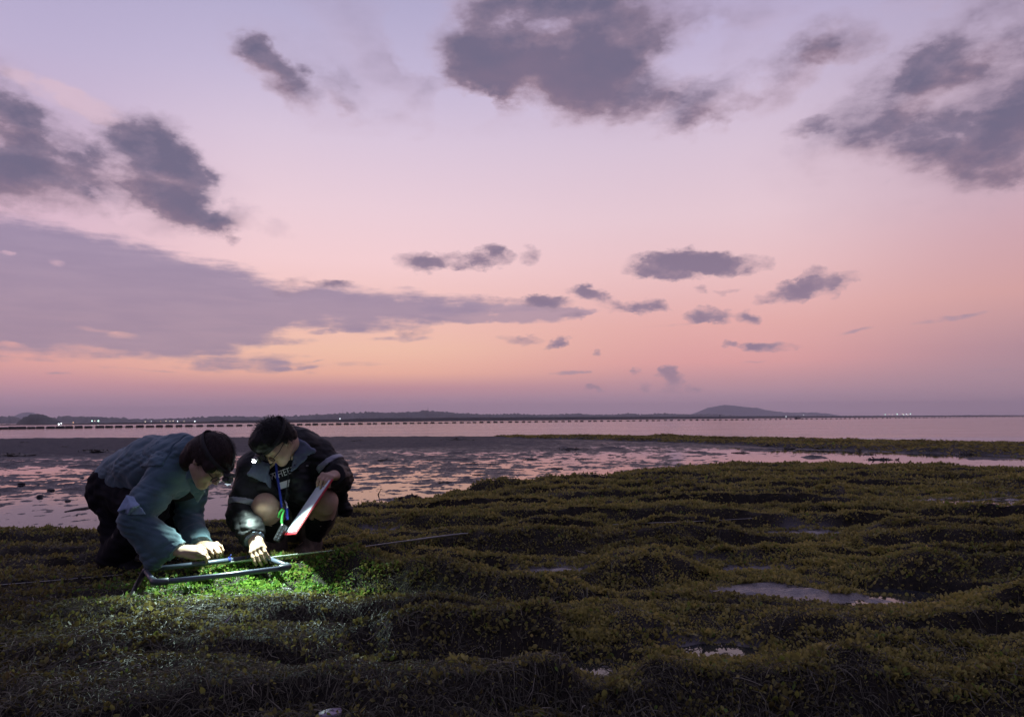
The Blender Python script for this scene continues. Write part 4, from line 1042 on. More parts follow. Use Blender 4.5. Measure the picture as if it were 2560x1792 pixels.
# ================================================================== the man on the right
def build_man():
    psi, th = math.radians(40), math.radians(55)
    hz = np.array((-math.sin(psi), -math.cos(psi), 0)); Z = np.array((0, 0, 1.0))
    c = P(690, 1104, 3.80); fr = face_frame(hz * math.cos(th) - Z * math.sin(th), hz * math.sin(th) + Z * math.cos(th)); l, f, u = fr; S = .87
    hip, chest, neck = P(748, 1288, 4.34), P(735, 1188, 4.10), P(733, 1124, 3.98)
    shL, elL, wrL = P(796, 1140, 4.08), P(846, 1200, 4.04), P(836, 1188, 3.88)
    shR, elR, wrR = P(640, 1172, 3.96), P(606, 1288, 3.86), P(635, 1347, 3.72)
    hR, kR, aR = P(705, 1300, 4.28), P(663, 1266, 3.86), P(690, 1352, 4.08)
    hL, kL, aL = P(785, 1298, 4.32), P(813, 1254, 3.96), P(778, 1350, 4.14)
    lo = np.array((-1.70, 3.45, -.06)); hi = np.array((-.72, 4.62, .86))
    B = Field(lo, hi, .0042)
    put_head(B, c, fr, S)
    B.cap(c - f * .03 - u * .05, neck, .056, .06, k=.03)
    B.chain([hip, chest, neck], [.11, .11, .06], k=.05)
    for sh, el, wr in ((shR, elR, wrR), (shL, elL, wrL)):
        B.cap(neck, sh, .065, .055, k=.04); B.chain([sh, el, wr], [.052, .040, .027], k=.02)
    for h, k_, a in ((hR, kR, aR), (hL, kL, aL)):
        B.chain([h, h * .25 + k_ * .75, k_], [.10, .070, .060], k=.03)
        B.ell(k_ + np.array((0, -.018, -.004)), (.056, .045, .066), k=.03)
        B.chain([k_, k_ * .6 + a * .4 + np.array((0, .03, 0)), a], [.058, .060, .040], k=.03)
        B.cap(a, a + np.array((-.03, -.09, -.035)), .03, .025, k=.03)
    knR = P(642, 1373, 3.665); put_hand(B, wrR, knR, (-.12, -.85, .5), (22, 26, 20), 1, P(660, 1398, 3.70), 1.02)
    knL = P(818, 1190, 3.79); put_hand(B, wrL, knL, (.1, -.62, .75), (40, 55, 35), -1, P(812, 1210, 3.80), 1.0)
    body = B.build('person', M_SKIN)
    tag(body, 'person squatting in an open black rain jacket, bare knees, lit headlamp', 'person', 'people crouching over the survey frame')
    # shorts, leggings, boots
    T = Field(lo, hi, .0065); T.chain([hip, hip * .5 + chest * .5], [.15, .13], k=.05)
    for h, k_ in ((hR, kR), (hL, kL)): T.cap(h, h * .22 + k_ * .78, .115, .082, k=.04)
    T.folds(.007, .07, 5)
    for h, k_ in ((hR, kR), (hL, kL)):
        n = unit(k_ - h); q = h * .20 + k_ * .80; sl, p = T.blk(q - .2, q + .2); d = (p - q) @ n
        T.f[sl] = np.where(np.linalg.norm(p - q, axis=-1) < .14, np.maximum(T.f[sl], d), T.f[sl])
    T.build('shorts', M_SHORTS, body)
    for k_, a in ((kR, aR), (kL, aL)):
        q = Field(np.minimum(k_, a) - .14, np.maximum(k_, a) + .14, .006); m = k_ * .6 + a * .4 + np.array((0, .03, 0))
        q.chain([k_, m, a, a + (a - k_) * .1], [.063, .066, .048, .048], k=.02); n = unit(a - k_)
        q.plane(k_ * .70 + a * .30, -n); q.folds(.003, .04, 4); q.build('sock', M_RUBBER, body)
    for a, dx in ((aR, -.03), (aL, -.02)):
        q = Field(a - .24, a + .24, .006); g = a + np.array((0, 0, -.04)); toe = g + np.array((dx, -.15, -.012))
        q.cap(a + np.array((0, .0, .055)), g, .064, .056, k=.02); q.cap(g, toe, .050, .043, k=.03); q.cap(g, g + np.array((0, .045, -.005)), .045, k=.02)
        q.folds(.003, .04, 7); q.build('boot', M_BOOT, body)
    # tee shirt with its print
    X = Field(lo, hi, .006); X.chain([hip * .6 + chest * .4, chest, neck * .85 + c * .15], [.135, .140, .075], k=.05); X.ell(P(708, 1196, 3.97), (.10, .07, .10), k=.05)
    X.folds(.0035, .06, 3); X.ell(c - u * .085 + f * .03, (.07, .075, .06), k=.02, cut=True)
    tee = X.build('tee_shirt', M_TEE, body)
    def on_tee(V):
        ctr = V.mean(0); d = unit(ctr - CAM); t = np.full(len(V), -.12)
        for _ in range(60): t += X.at(V + t[:, None] * d) * .8
        return V + (t[:, None] - .003) * d
    ex = P(728, 1181, 3.92) - P(676, 1199, 3.92); w_ = np.linalg.norm(ex); ex = unit(ex); ez = unit(P(690, 1150, 3.92) - P(692, 1200, 3.92)); ez = unit(ez - ex * (ez @ ex))
    cu_ = bpy.data.curves.new('letters', 'FONT'); cu_.body = 'WHEE'; cu_.size = 1; cu_.resolution_u = 3; cu_.space_character = 1.08
    to = bpy.data.objects.new('letters', cu_); C.objects.link(to); dg = bpy.context.evaluated_depsgraph_get()
    me = to.evaluated_get(dg).to_mesh(); tv = np.array([v.co[:] for v in me.vertices]); tf = [tuple(p.vertices) for p in me.polygons]
    to.evaluated_get(dg).to_mesh_clear(); bpy.data.objects.remove(to)
    k = w_ / tv[:, 0].max(); o0 = P(676, 1201, 3.92)
    pr = Mesh(); pr.add(on_tee(o0 + tv[:, :1] * k * ex + tv[:, 1:2] * k * 1.25 * ez), tf)
    def bar(x0, y0, x1, y1, h):
        a, b = P(x0, y0, 3.92), P(x1, y1, 3.92); n = 12
        top = np.array([a + (b - a) * i / n for i in range(n + 1)]); bot = top - ez * h
        pr.add(on_tee(np.concatenate([top, bot])), [(i, i + 1, n + 2 + i, n + 1 + i) for i in range(n)])
    bar(676, 1184, 730, 1166, .004); bar(694, 1208, 730, 1196, .034)
    pr.build('shirt_print', M_PRINT, tee)
    # jacket
    J = Field(lo, hi, .0055)
    J.chain([hip * .85 + chest * .15 + np.array((0, .02, 0)), chest + np.array((.01, .015, 0)), neck + np.array((.01, .04, .012))], [.165, .168, .095], k=.05)
    J.cap(neck + np.array((0, .05, .0)), shL, .10, .084, k=.05); J.cap(neck + np.array((0, .05, 0)), shR, .10, .084, k=.05)
    J.chain([shL, shL * .4 + elL * .6, elL], [.088, .080, .074], k=.03); J.chain([elL, wrL], [.074, .052], k=.02)
    J.chain([shR, shR * .4 + elR * .6, elR], [.088, .080, .072], k=.03); J.chain([elR, elR * .3 + wrR * .7, wrR], [.072, .062, .050], k=.02)
    J.tri(P(852, 1190, 4.10), P(862, 1274, 4.16), P(800, 1240, 4.20), .022, k=.05); J.tri(P(862, 1274, 4.16), P(840, 1268, 4.22), P(800, 1240, 4.20), .022, k=.05)
    J.cap(P(742, 1190, 3.93), P(758, 1232, 3.95), .055, .06, k=.05)            # front panel hanging on his left
    J.cap(P(650, 1190, 3.90), P(690, 1232, 3.93), .04, .045, k=.05)
    J.folds(.007, .13, 31); J.folds(.006, .12, 33, stretch=(.6, .6, 1.6), sharp=True); J.folds(.0022, .05, 32, sharp=True)
    for q, am in ((elR, .011), (elL, .011)): crease(J, q, .11, am)
    # the open front
    A = [(668, 1172), (700, 1140), (738, 1120), (730, 1168), (727, 1206), (726, 1224), (692, 1226)]
    def opening(p):
        d = np.full(p.shape[:-1], -1.0)
        for (x0, y0), (x1, y1) in zip(A, A[1:] + A[:1]):
            a, b = P(x0, y0, 4.0), P(x1, y1, 4.0); n = unit(np.cross(a - CAM, b - CAM)); mid = P(706, 1180, 4.0)
            if (mid - CAM) @ n > 0: n = -n
            d = np.maximum(d, (p - CAM) @ n)
        return np.maximum(d, p[..., 1] - 4.05)
    sl, p = J.blk((-1.4, 3.6, .3), (-1.0, 4.06, .75)); J.f[sl] = np.maximum(J.f[sl], -opening(p))
    J.ell(c - u * .08 + f * .02, (.085, .085, .075), k=.02, cut=True)
    for el, wr in ((elR, wrR), (elL, wrL)):
        n = unit(wr - el); sl, p = J.blk(wr - .11, wr + .11); d = (p - wr) @ n
        J.f[sl] = np.where(np.linalg.norm(p - wr, axis=-1) < .09, np.maximum(J.f[sl], d), J.f[sl])
    jacket = J.build('jacket', M_JACKET, body)
    # sleeve bands: the jacket's own skin between two planes
    for p0, n, wd, rad in ((P(603, 1260, 3.88), shR - elR, .030, .14), (P(838, 1152, 4.06), shL - elL, .034, .12)):
        n = unit(n); Q = J.copy(); Q.f = Q.f - .0035; Q.plane(p0 + n * wd / 2, n); Q.plane(p0 - n * wd / 2, -n); Q.keep(lambda p: np.linalg.norm(p - p0, axis=-1) - rad)
        Q.build('reflective_band', M_BAND, jacket)
    K = Field(lo, hi, .0048); q = P                                            # turned out lining of the open collar
    for a, b, d in ((q(734, 1090, 3.93), q(762, 1108, 3.92), q(784, 1128, 3.86)), (q(734, 1090, 3.93), q(784, 1128, 3.86), q(738, 1140, 3.86)), (q(738, 1140, 3.86), q(784, 1128, 3.86), q(729, 1176, 3.84)),
                    (q(622, 1186, 3.80), q(640, 1150, 3.84), q(668, 1162, 3.86)), (q(622, 1186, 3.80), q(668, 1162, 3.86), q(664, 1205, 3.84)), (q(668, 1162, 3.86), q(676, 1216, 3.87), q(660, 1200, 3.84)),
                    (q(640, 1150, 3.84), q(640, 1110, 3.90), q(660, 1150, 3.90))): K.tri(a, b, d, .0065, k=.014)
    K.folds(.004, .05, 6); K.folds(.002, .02, 7); K.build('collar', M_LINING, jacket)
    n = unit(wrR - elR); q = Field(wrR - .12, wrR + .12, .0045); q.cap(wrR - n * .06, wrR + n * .002, .056, .047, k=0); q.plane(wrR + n * .006, n); q.plane(wrR - n * .065, -n)
    q.folds(.005, .03, 9); q.build('cuff', M_LINING, jacket)
    q = Mesh(); cc = P(768, 1164, 3.885); q.box(cc, (1, 0, 0), (0, 1, 0), (0, 0, 1), (.012, .004, .006), .001); q.build('snap', M_STEEL, jacket)
    # hair
    Hh = Field(c - .28, c + .28, .0042); at = lambda x, y, z: c + S * (x * l + y * f + z * u); R = np.array(fr)
    Hh.ell(at(0, -.010, .034), (.095 * S, .114 * S, .112 * S), R); Hh.ell(at(0, -.075, -.02), (.072 * S, .05 * S, .075 * S), R, k=.04)
    Hh.ell(at(0, .06, .085), (.075 * S, .062 * S, .058 * S), R, k=.03)
    head_cut(Hh, c, fr, S, .002, .034, -.075)
    Hh.folds(.0025, .04, 8); Hh.folds(.0012, .012, 9, stretch=(1.6, .5, 1), near=.01)
    hair = Hh.build('hair', M_HAIR, body)
    hair_wisps('loose_hair', hair, c, fr, S, M_HAIR, 1900, 6, (.096, .116, .113), .03, ban=lambda x, y, z: y > .1 and z < .2, off=(0, -.010, .034))
    add_specs(body, c, fr, S)
    lamp, e, d = add_headlamp(body, c, fr, S, (.100, .124), .048, M_LAMP, math.radians(-22))
    L = bpy.data.lights.new('headlamp_light', 'SPOT'); L.energy = 130; L.color = (.76, 1.0, .90); L.spot_size = math.radians(108); L.spot_blend = 1.0; L.shadow_soft_size = .012
    lo_ = bpy.data.objects.new('headlamp_light', L); C.objects.link(lo_); lo_.parent = lamp
    p0 = e + d * .022; aim = G(618, 1440, .05); z = unit(p0 - aim); x = unit(np.cross((0, 1, 0), z)); y = np.cross(z, x)
    lo_.matrix_world = Matrix(((x[0], y[0], z[0], p0[0]), (x[1], y[1], z[1], p0[1]), (x[2], y[2], z[2], p0[2]), (0, 0, 0, 1)))
    return body
MAN = build_man()
# ------------------------------------------------------------------ the survey kit
def hit(px, py, lift=0.0):
    """where that sight line meets the ground"""
    r = ray(px, py); t = np.geomspace(1.2, 60, 2600); p = CAM + t[:, None] * r
    d = p[:, 2] - lift - height(p[:, 0], p[:, 1]); i = int(np.argmax(d < 0)); return p[i] if d[i] < 0 else p[-1]
M_PVC = mat('grey_pvc_pipe', (.060, .072, .105), .38, .5, var=.2, vscale=14, bump=.1, bscale=60, bdist=.001)
M_FIT = mat('dark_pvc_fitting', (.030, .036, .050), .42, .5, var=.25, vscale=20)
M_TAPE = mat('white_tape', (.82, .84, .86), .5, .4, var=.25, vscale=12)
M_TWINE = mat('pale_line', (.75, .73, .70), .7, .3, var=.2)

def build_quadrat():
    z = .075
    c = [G(387, 1456, z), G(726, 1417, z), G(655, 1389, z), G(362, 1424, z)]
    root = empty('survey_frame', tuple(np.mean(c, 0)), 'grey plastic pipe rectangle lying over the lamplit green seagrass', 'survey frame')
    inv = root.location
    loc = lambda p: np.asarray(p) - np.array(inv)
    for i in range(4):
        a, b = c[i], c[(i + 1) % 4]; d = unit(b - a); m = a * .5 + b * .5 - np.array((0, 0, .003 if i in (0, 2) else .001))
        Mesh().tube([loc(a + d * .012), loc(m), loc(b - d * .012)], .0114, 16).build('pipe', M_PVC, root, True)
    for i in range(4):
        p, a, b = c[i], c[i - 1], c[(i + 1) % 4]; d1, d2 = unit(a - p), unit(b - p)
        e = [p + d1 * .052, p + d1 * .050, p + d1 * .02 + d2 * .001, p + d1 * .008 + d2 * .008, p + d1 * .001 + d2 * .02, p + d2 * .050, p + d2 * .052]
        Mesh().tube([loc(q) for q in e], [.0138, .0154, .0152, .0152, .0152, .0154, .0138], 16).build('elbow_joint', M_FIT, root, True)
    e = G(318, 1510, .0); e[2] = H(e[0], e[1]) - .01
    Mesh().tube([loc(c[3] - (0, 0, .004)), loc((c[3] + e) / 2), loc(e)], .0125, 14).build('leg', M_BLACKP, root, True)
    q = c[2] * .70 + c[3] * .30; d = unit(c[3] - c[2])
    m = Mesh(); m.tube([loc(q - d * .005), loc(q + d * .005)], .0135, 14); m.tube([loc(q + np.array((0, 0, .010))), loc(q + np.array((.012, -.008, .026)))], .0022, 6)
    m.build('cable_tie', M_BLUE, root)
    return root
build_quadrat()

def build_tape():
    root = empty('measuring_tape', tuple(hit(860, 1376)), 'long pale measuring tape drawn across the seagrass behind the frame', 'tape')
    off = np.array(root.location)
    def band(name, pts, w, lift, m):
        q = []
        for (x0, y0), (x1, y1) in zip(pts, pts[1:]):
            n = max(2, int(abs(x1 - x0) / 28))
            q += [hit(x0 + (x1 - x0) * i / n, y0 + (y1 - y0) * i / n, lift) for i in range(n)]
        q.append(hit(*pts[-1], lift)); q = np.array(q)
        for _ in range(3): q[1:-1] = .25 * q[:-2] + .5 * q[1:-1] + .25 * q[2:]      # taut, bridging the hollows
        v, f = [], []
        for i in range(len(q)):
            t = unit(q[min(i + 1, len(q) - 1)] - q[max(i - 1, 0)]); s = unit(np.cross(t, (0, 0, 1)) + np.array((0, 0, .55 + .3 * math.sin(i * .5)))) * w / 2
            e = unit(np.cross(t, s)) * .0006
            v += [q[i] + s + e - off, q[i] - s + e - off, q[i] - s - e - off, q[i] + s - e - off]
        for i in range(len(q) - 1):
            for k in range(4): f.append((i * 4 + k, i * 4 + (k + 1) % 4, i * 4 + 4 + (k + 1) % 4, i * 4 + 4 + k))
        return obj(name, v, f, m, root)
    band('tape_strip', [(560, 1408), (660, 1397), (760, 1384), (850, 1374), (930, 1363), (1010, 1353), (1137, 1336), (1170, 1333)], .023, .030, M_TAPE)
    band('tape_strip', [(1530, 1311), (1560, 1309), (1700, 1304), (1800, 1300), (1880, 1295)], .006, .012, M_TWINE)
    band('tape_strip', [(2340, 1262), (2370, 1258), (2500, 1245), (2640, 1226)], .008, .012, M_TWINE)
    band('tape_strip', [(-80, 1467), (0, 1461), (90, 1454), (165, 1447), (260, 1440), (362, 1430)], .0035, .009, M_TWINE)
build_tape()

M_RED = mat('red_board_edge', (.42, .018, .030), .45, .5, var=.12)
M_PAPER = mat('white_paper', (.72, .78, .86), .6, .3, var=.03)
M_GREY = mat('grey_mark', (.30, .31, .33), .6, .3, var=.1)
def build_clipboard():
    TL, TR, BR, BL = P(803, 1204, 3.93), P(831, 1199, 3.72), P(742, 1333, 3.60), P(710, 1340, 3.80)
    ctr = (TL + TR + BR + BL) / 4; a = unit((BL + BR) / 2 - (TL + TR) / 2); w = unit((TR + BR) / 2 - (TL + BL) / 2); w = unit(w - a * (w @ a)); n = unit(np.cross(a, w))
    if n @ (CAM - ctr) < 0: n = -n
    La = np.linalg.norm((BL + BR) / 2 - (TL + TR) / 2); Lw = np.linalg.norm((TR + BR) / 2 - (TL + BL) / 2)
    root = empty('clipboard', tuple(ctr), 'red edged clipboard with a white sheet tilted against a bare knee', 'clipboard'); o = np.zeros(3)
    Mesh().box(o, w, a, n, (Lw, La, .008), .003).build('board', M_RED, root)
    Mesh().box(n * .0052 - a * .004 - w * .006, w, a, n, (Lw * .90, La * .93, .0014)).build('paper_sheet', M_PAPER, root)
    k = Mesh(); k.box(n * .010 - a * (La * .5 - .022), w, a, n, (.10, .022, .009), .003); k.box(n * .014 - a * (La * .5 - .012), w, a, n, (.045, .012, .010), .003)
    k.build('spring_clip', M_BLACKP, root)
    q = n * .0066 + a * (La * .43) + w * (Lw * .18)
    Mesh().box(q, unit(w + a * .3), unit(a - w * .3), n, (.030, .016, .0008)).build('corner_tab', M_GREY, root)
build_clipboard()

M_GREEN = mat('green_cord', (.06, .42, .07), .5, .4, var=.15)
M_CORD = mat('dark_cord', (.016, .017, .022), .7, .3, var=.2)
def build_lanyard():
    root = empty('lanyard', tuple(P(700, 1230, 3.84)), 'blue lanyard hanging from the neck between the bare knees', 'lanyard'); off = np.array(root.location)
    L = lambda pts: [P(*q) - off for q in pts]
    Mesh().tube(L([(706, 1132, 3.90), (690, 1160, 3.885), (692, 1185, 3.865), (697, 1212, 3.85), (702, 1250, 3.83), (704, 1268, 3.82)]), .0065, 8, flat=((0, 1, 0), .25)).build('strap', M_BLUE, root, True)
    Mesh().tube(L([(728, 1118, 3.92), (726, 1150, 3.87), (721, 1190, 3.855), (716, 1230, 3.84), (713, 1252, 3.83)]), .0022, 6).build('cord', M_CORD, root, True)
    Mesh().tube(L([(711, 1250, 3.825), (716, 1258, 3.815), (718, 1268, 3.815), (714, 1272, 3.815)]), [.003, .0045, .0045, .002], 8).build('clip', M_STEEL, root, True)
    Mesh().tube(L([(716, 1266, 3.815), (717, 1282, 3.81), (718, 1299, 3.805)]), .0075, 8, flat=((0, 1, 0), .3)).build('strap_tail', M_BLUE, root, True)
    r2 = empty('handheld_meter', tuple(P(701, 1332, 3.76)), 'small black keypad meter dangling on a green cord', 'meter'); o2 = np.array(r2.location)
    a = unit(P(692, 1350, 3.75) - P(711, 1314, 3.77)); w = unit(np.cross(a, (0, 1, 0))); n = np.cross(w, a); n = n if n[1] < 0 else -n
    Mesh().box((0, 0, 0), w, a, n, (.034, .088, .018), .005).build('casing', M_BLACKP, r2)
    for i in range(4):
        for j in (-1, 1): Mesh().box(n * .0098 + a * (-.024 + .017 * i) + w * j * .007, w, a, n, (.006, .006, .0022), .0008).build('button', M_FIT, r2)
    Mesh().tube([P(*q) - o2 for q in ((696, 1294, 3.795), (699, 1281, 3.80), (706, 1272, 3.80), (710, 1276, 3.80), (705, 1290, 3.79), (704, 1304, 3.78), (707, 1315, 3.77))], .0055, 8).build('green_cord', M_GREEN, r2, True)
build_lanyard()

# ------------------------------------------------------------------ floating barrier
M_BUOY = mat('black_float', (.012, .012, .014), .6, .4, var=.3, vscale=2)
def build_barrier():
    tab = [(-120, 158), (0, 166), (600, 215), (850, 250), (1250, 325), (1850, 450), (2200, 580), (2560, 760), (2800, 920)]
    D = lambda px: float(np.interp(px, *zip(*tab)))
    px = -60.0; pos = []
    while px < 2680:
        pos.append(px + RNG.uniform(-2.2, 2.2)); px += float(np.interp(px, [0, 250, 330, 600, 660, 870, 1250, 1700, 1900, 2200, 2400, 2600], [23, 25, 25.3, 25, 20.5, 18.5, 17, 15.5, 13.5, 11, 8.5, 7.5]))
    def spot(p): r = ray(p, 1050); d = D(p); return np.array((r[0] / r[1] * d, d, SEA))
    m = Mesh(); n = 10; h = .62; sec = [(-.40, 0), (-.42, .28), (-.30, .56), (-.12, h), (.12, h), (.30, .56), (.42, .28), (.40, 0)]; v = []; f = []
    for i, (x, s) in enumerate(((-.90, .72), (-.82, .98), (.82, .98), (.90, .72))): v += [(x, y * s, .02 + z * s) for y, z in sec]
    k = len(sec)
    for i in range(3): f += [(i * k + j, i * k + (j + 1) % k, (i + 1) * k + (j + 1) % k, (i + 1) * k + j) for j in range(k)]
    f += [tuple(range(k))[::-1], tuple(3 * k + j for j in range(k))]; m.add(v, f)
    first = None; P_ = [spot(p) for p in pos]
    for i, q in enumerate(P_):
        if first is None: o = first = m.build('float_buoy', M_BUOY)
        else: o = first.copy(); C.objects.link(o)
        t = unit(P_[min(i + 1, len(P_) - 1)] - P_[max(i - 1, 0)]); o.location = (q[0], q[1], SEA - .06 + RNG.uniform(-.03, .03)); o.rotation_euler = (RNG.normal(0, .02), RNG.normal(0, .02), math.atan2(t[1], t[0]))
        o.scale = (RNG.uniform(.88, 1.1), 1, RNG.uniform(.85, 1.1))
        tag(o, 'black float in the long barrier line across the water', 'float', 'floats of the barrier line')
    line = []
    for a, b in zip(P_, P_[1:]): line += [a + (0, 0, .30), (a + b) / 2 + (0, 0, .16)]
    tag(Mesh().tube(line, .045, 6).build('barrier_rope', M_CORD), 'thin dark rope threading the black floats together', 'rope')
build_barrier()

# ------------------------------------------------------------------ far shore: lights, masts, marker, boat
M_STEELD = mat('dark_steel', (.05, .05, .055), .6, .4, var=.2)
def shore_lights():
    kinds = {'w': ((.85, .95, 1.0), 4, 'white'), 'g': ((.55, 1.0, .75), 3.4, 'greenish'), 'o': ((1.0, .55, .25), 2, 'orange'), 'y': ((1.0, .85, .6), 2.2, 'warm')}
    mats = {k: mat('shore_lamp_' + v[2], v[0], .4, .5, var=0, emit=(*v[0], v[1])) for k, v in kinds.items()}
    done = {}
    L = [(147, 1060, 470, 'w', .42), (153, 1058, 470, 'w', .3), (183, 1056, 520, 'o', .28), (230, 1052, 560, 'g', .42), (246, 1052, 560, 'g', .5), (237, 1052, 560, 'y', .25), (363, 1054, 600, 'y', .3), (378, 1053, 600, 'w', .2),
         (402, 1053, 620, 'o', .2), (415, 1052, 640, 'y', .3), (425, 1053, 640, 'y', .25), (433, 1052, 640, 'y', .28), (444, 1053, 640, 'w', .32), (487, 1053, 660, 'w', .42), (460, 1053, 660, 'y', .2), (850, 1046.4, 800, 'w', .42), (1637, 1043.2, 1250, 'w', .4),
         (1965, 1041, 1500, 'w', .6), (2009, 1037, 1800, 'w', .7), (2213, 1036, 2100, 'g', 1.0), (2223, 1036, 2100, 'y', .7), (2232, 1036, 2100, 'y', .7), (2243, 1035, 2100, 'g', 1.1), (2257, 1035, 2100, 'y', .9), (2259, 1037, 2100, 'g', .8),
         (2266, 1035, 2100, 'w', .8), (2270, 1037, 2100, 'y', .8), (2276, 1034.6, 2100, 'g', 1.1)]
    for px, py, d, k, r in L:
        q = P(px, py, d); base = SEA - .1
        key = (k, round(r, 1))
        if key not in done:
            root = empty('shore_lamp', (q[0], q[1], base), 'x', 'lamp')
            Mesh().tube([(0, 0, 0), (0, 0, 1)], .06, 6).build('pole', M_STEELD, root)
            bm = Mesh(); n = 8
            for zz, rr in ((-1, .35), (-.6, .85), (0, 1), (.6, .85), (1, .35)): bm.v += [(math.cos(2 * math.pi * j / n) * rr * r, math.sin(2 * math.pi * j / n) * rr * r, zz * r) for j in range(n)]
            bm.f = [(i * n + j, i * n + (j + 1) % n, (i + 1) * n + (j + 1) % n, (i + 1) * n + j) for i in range(4) for j in range(n)] + [tuple(range(n))[::-1], tuple(4 * n + j for j in range(n))]
            bm.build('lamp_head', mats[k], root, True); done[key] = root
        else:
            src = done[key]; root = src.copy(); C.objects.link(root); root.location = (q[0], q[1], base)
            for ch in list(src.children):
                cc = ch.copy(); C.objects.link(cc); cc.parent = root
        for ch in root.children:
            if ch.name.startswith('pole'): ch.scale = (1, 1, q[2] - base - r * .7)
            else: ch.location = (0, 0, q[2] - base)
        far_r = px > 2100
        root['label'] = 'tiny %s lamp %s' % (kinds[k][2], 'in the cluster at the far right of the shore' if far_r else ('alone on the low shore under the mountain' if px > 1500 else 'glinting on the wooded far shore'))
        root['group'] = 'lamps along the far shore'
shore_lights()

def masts():
    for px, y0, y1, d, w, lab in ((857, 1021, 1036, 2500, .35, 'thin radio mast on the wooded ridge left of the higher knoll'), (1070, 1017, 1030, 2600, .6, 'thicker mast beside the lump at the top of the ridge')):
        a, b = P(px, y1, d), P(px, y0, d); root = empty('radio_mast', tuple(a), lab, 'mast'); h = b[2] - a[2]
        Mesh().tube([(0, 0, -4), (0, 0, h * .7), (0, 0, h)], [w, w * .8, w * .3], 6).build('pole', M_STEELD, root)
        Mesh().box((0, 0, h * .55), (1, 0, 0), (0, 1, 0), (0, 0, 1), (w * 4, w * 4, w * 1.5), .1).build('platform', M_STEELD, root)
    q = P(1800, 1047, 430); root = empty('channel_marker', (q[0], q[1], SEA - .5), 'slim dark channel marker standing in the sea under the mountain', 'marker'); h = P(1800, 1036, 430)[2] - SEA + .5
    Mesh().tube([(0, 0, 0), (0, 0, h)], .14, 8).build('pole', M_STEELD, root)
    Mesh().tube([(0, 0, h - .75), (0, 0, h - .7), (0, 0, h)], [.1, .42, .12], 8).build('topmark', M_STEELD, root)
    q = P(1993, 1042, 620); root = empty('boat', (q[0], q[1], SEA), 'low dark boat far out beyond the float line', 'boat')
    m = Mesh(); v = []
    for x, wd, z1 in ((-2.2, .65, .75), (-1, .85, .62), (1, .85, .66), (2.2, .5, .85), (2.9, .05, 1.05)): v += [(x, -wd, z1), (x, -wd * .6, -.15), (x, wd * .6, -.15), (x, wd, z1)]
    m.add(v, [(i * 4 + j, i * 4 + (j + 1) % 4, i * 4 + 4 + (j + 1) % 4, i * 4 + 4 + j) for i in range(4) for j in range(4)] + [(0, 1, 2, 3), (16, 19, 18, 17)]); m.build('hull', M_STEELD, root)
    Mesh().box((-.6, 0, 1.05), (1, 0, 0), (0, 1, 0), (0, 0, 1), (1.5, 1.1, .9), .1).build('cabin', M_STEELD, root)
masts()

# ------------------------------------------------------------------ weed, stones and drift on the flat
M_WEED = make_leaf_mat('dark_weed', [(0, (.012, .009, .008, 1)), (.6, (.030, .026, .014, 1)), (1, (.07, .06, .02, 1))], rough=.5, trans=.1)
M_STONE = mat('wet_stone', (.035, .030, .030), .4, .5, var=.4, vscale=30, bump=.4, bscale=60, bdist=.004)
M_SHELL = mat('pale_purple_shell', (.20, .16, .22), .5, .5, var=.2, vscale=40, bump=.3, bscale=120, bdist=.002)
def weed(px, py, wpx, label, group=None, tall=.35, seed=0):
    q = hit(px, py); r = np.random.default_rng(seed); s = wpx / FPX * q[1] * .5; v, f, t = [], [], []
    n1, n2 = 7, 16
    for i in range(n1):
        a = i / (n1 - 1) * math.pi / 2
        for j in range(n2):
            b = 2 * math.pi * j / n2; rr = s * math.cos(a) * (1 + .35 * math.sin(3 * b + seed) + .2 * r.normal()); v.append((rr * math.cos(b), rr * .55 * math.sin(b), s * tall * math.sin(a) * (1 + .25 * r.normal()) - .012)); t.append(.2)
    f = [(i * n2 + j, i * n2 + (j + 1) % n2, (i + 1) * n2 + (j + 1) % n2, (i + 1) * n2 + j) for i in range(n1 - 1) for j in range(n2)]
    for _ in range(90):                                                  # fronds
        b = r.uniform(0, 2 * math.pi); rr = s * math.sqrt(r.uniform(0, 1)) * 1.1; p = np.array((rr * math.cos(b), rr * .55 * math.sin(b), s * tall * max(0, 1 - (rr / s) ** 2) - .005))
        d = unit(np.array((math.cos(b), math.sin(b), .12)) + r.normal(size=3) * .5); L = s * r.uniform(.08, .22); w = unit(np.cross(d, r.normal(size=3))) * L * .16; k = len(v)
        v += [tuple(p - w * .5), tuple(p + w * .5), tuple(p + d * L * .6 + w), tuple(p + d * L), tuple(p + d * L * .6 - w)]; t += [r.uniform(.1, .9)] * 5
        f += [(k, k + 1, k + 2, k + 4), (k + 4, k + 2, k + 3)]
    o = obj('seaweed_clump', v, f, M_WEED, smooth=False); at = o.data.attributes.new('tint', 'FLOAT', 'POINT'); at.data.foreach_set('value', np.array(t, np.float32))
    o.location = tuple(q); return tag(o, label, 'seaweed', group)
GRP = 'dark weed clumps on the mud flat'
for i, (px, py, w, lab) in enumerate([(28, 1139, 85, 'long low dark weed bank at the left edge of the sandbar'), (238, 1129, 75, 'low dark weed bank on the sandbar behind the teal back'),
        (1139, 1100, 66, 'broad dark weed clump just under the sea edge'), (1429, 1125, 74, 'widest weed clump in the middle of the wet flat'), (1029, 1250, 56, 'spiky weed tuft at the water edge right of the jacket'),
        (2205, 1152, 95, 'rounded weed mound at the rim of the pink pool'), (2423, 1134, 46, 'lone weed mound out in the pink pool'), (2168, 1138, 60, 'flat weed clump beside the rounded mound in the pink pool')]):
    weed(px, py, w, lab, None, .13 if i not in (4,) else .5, i)
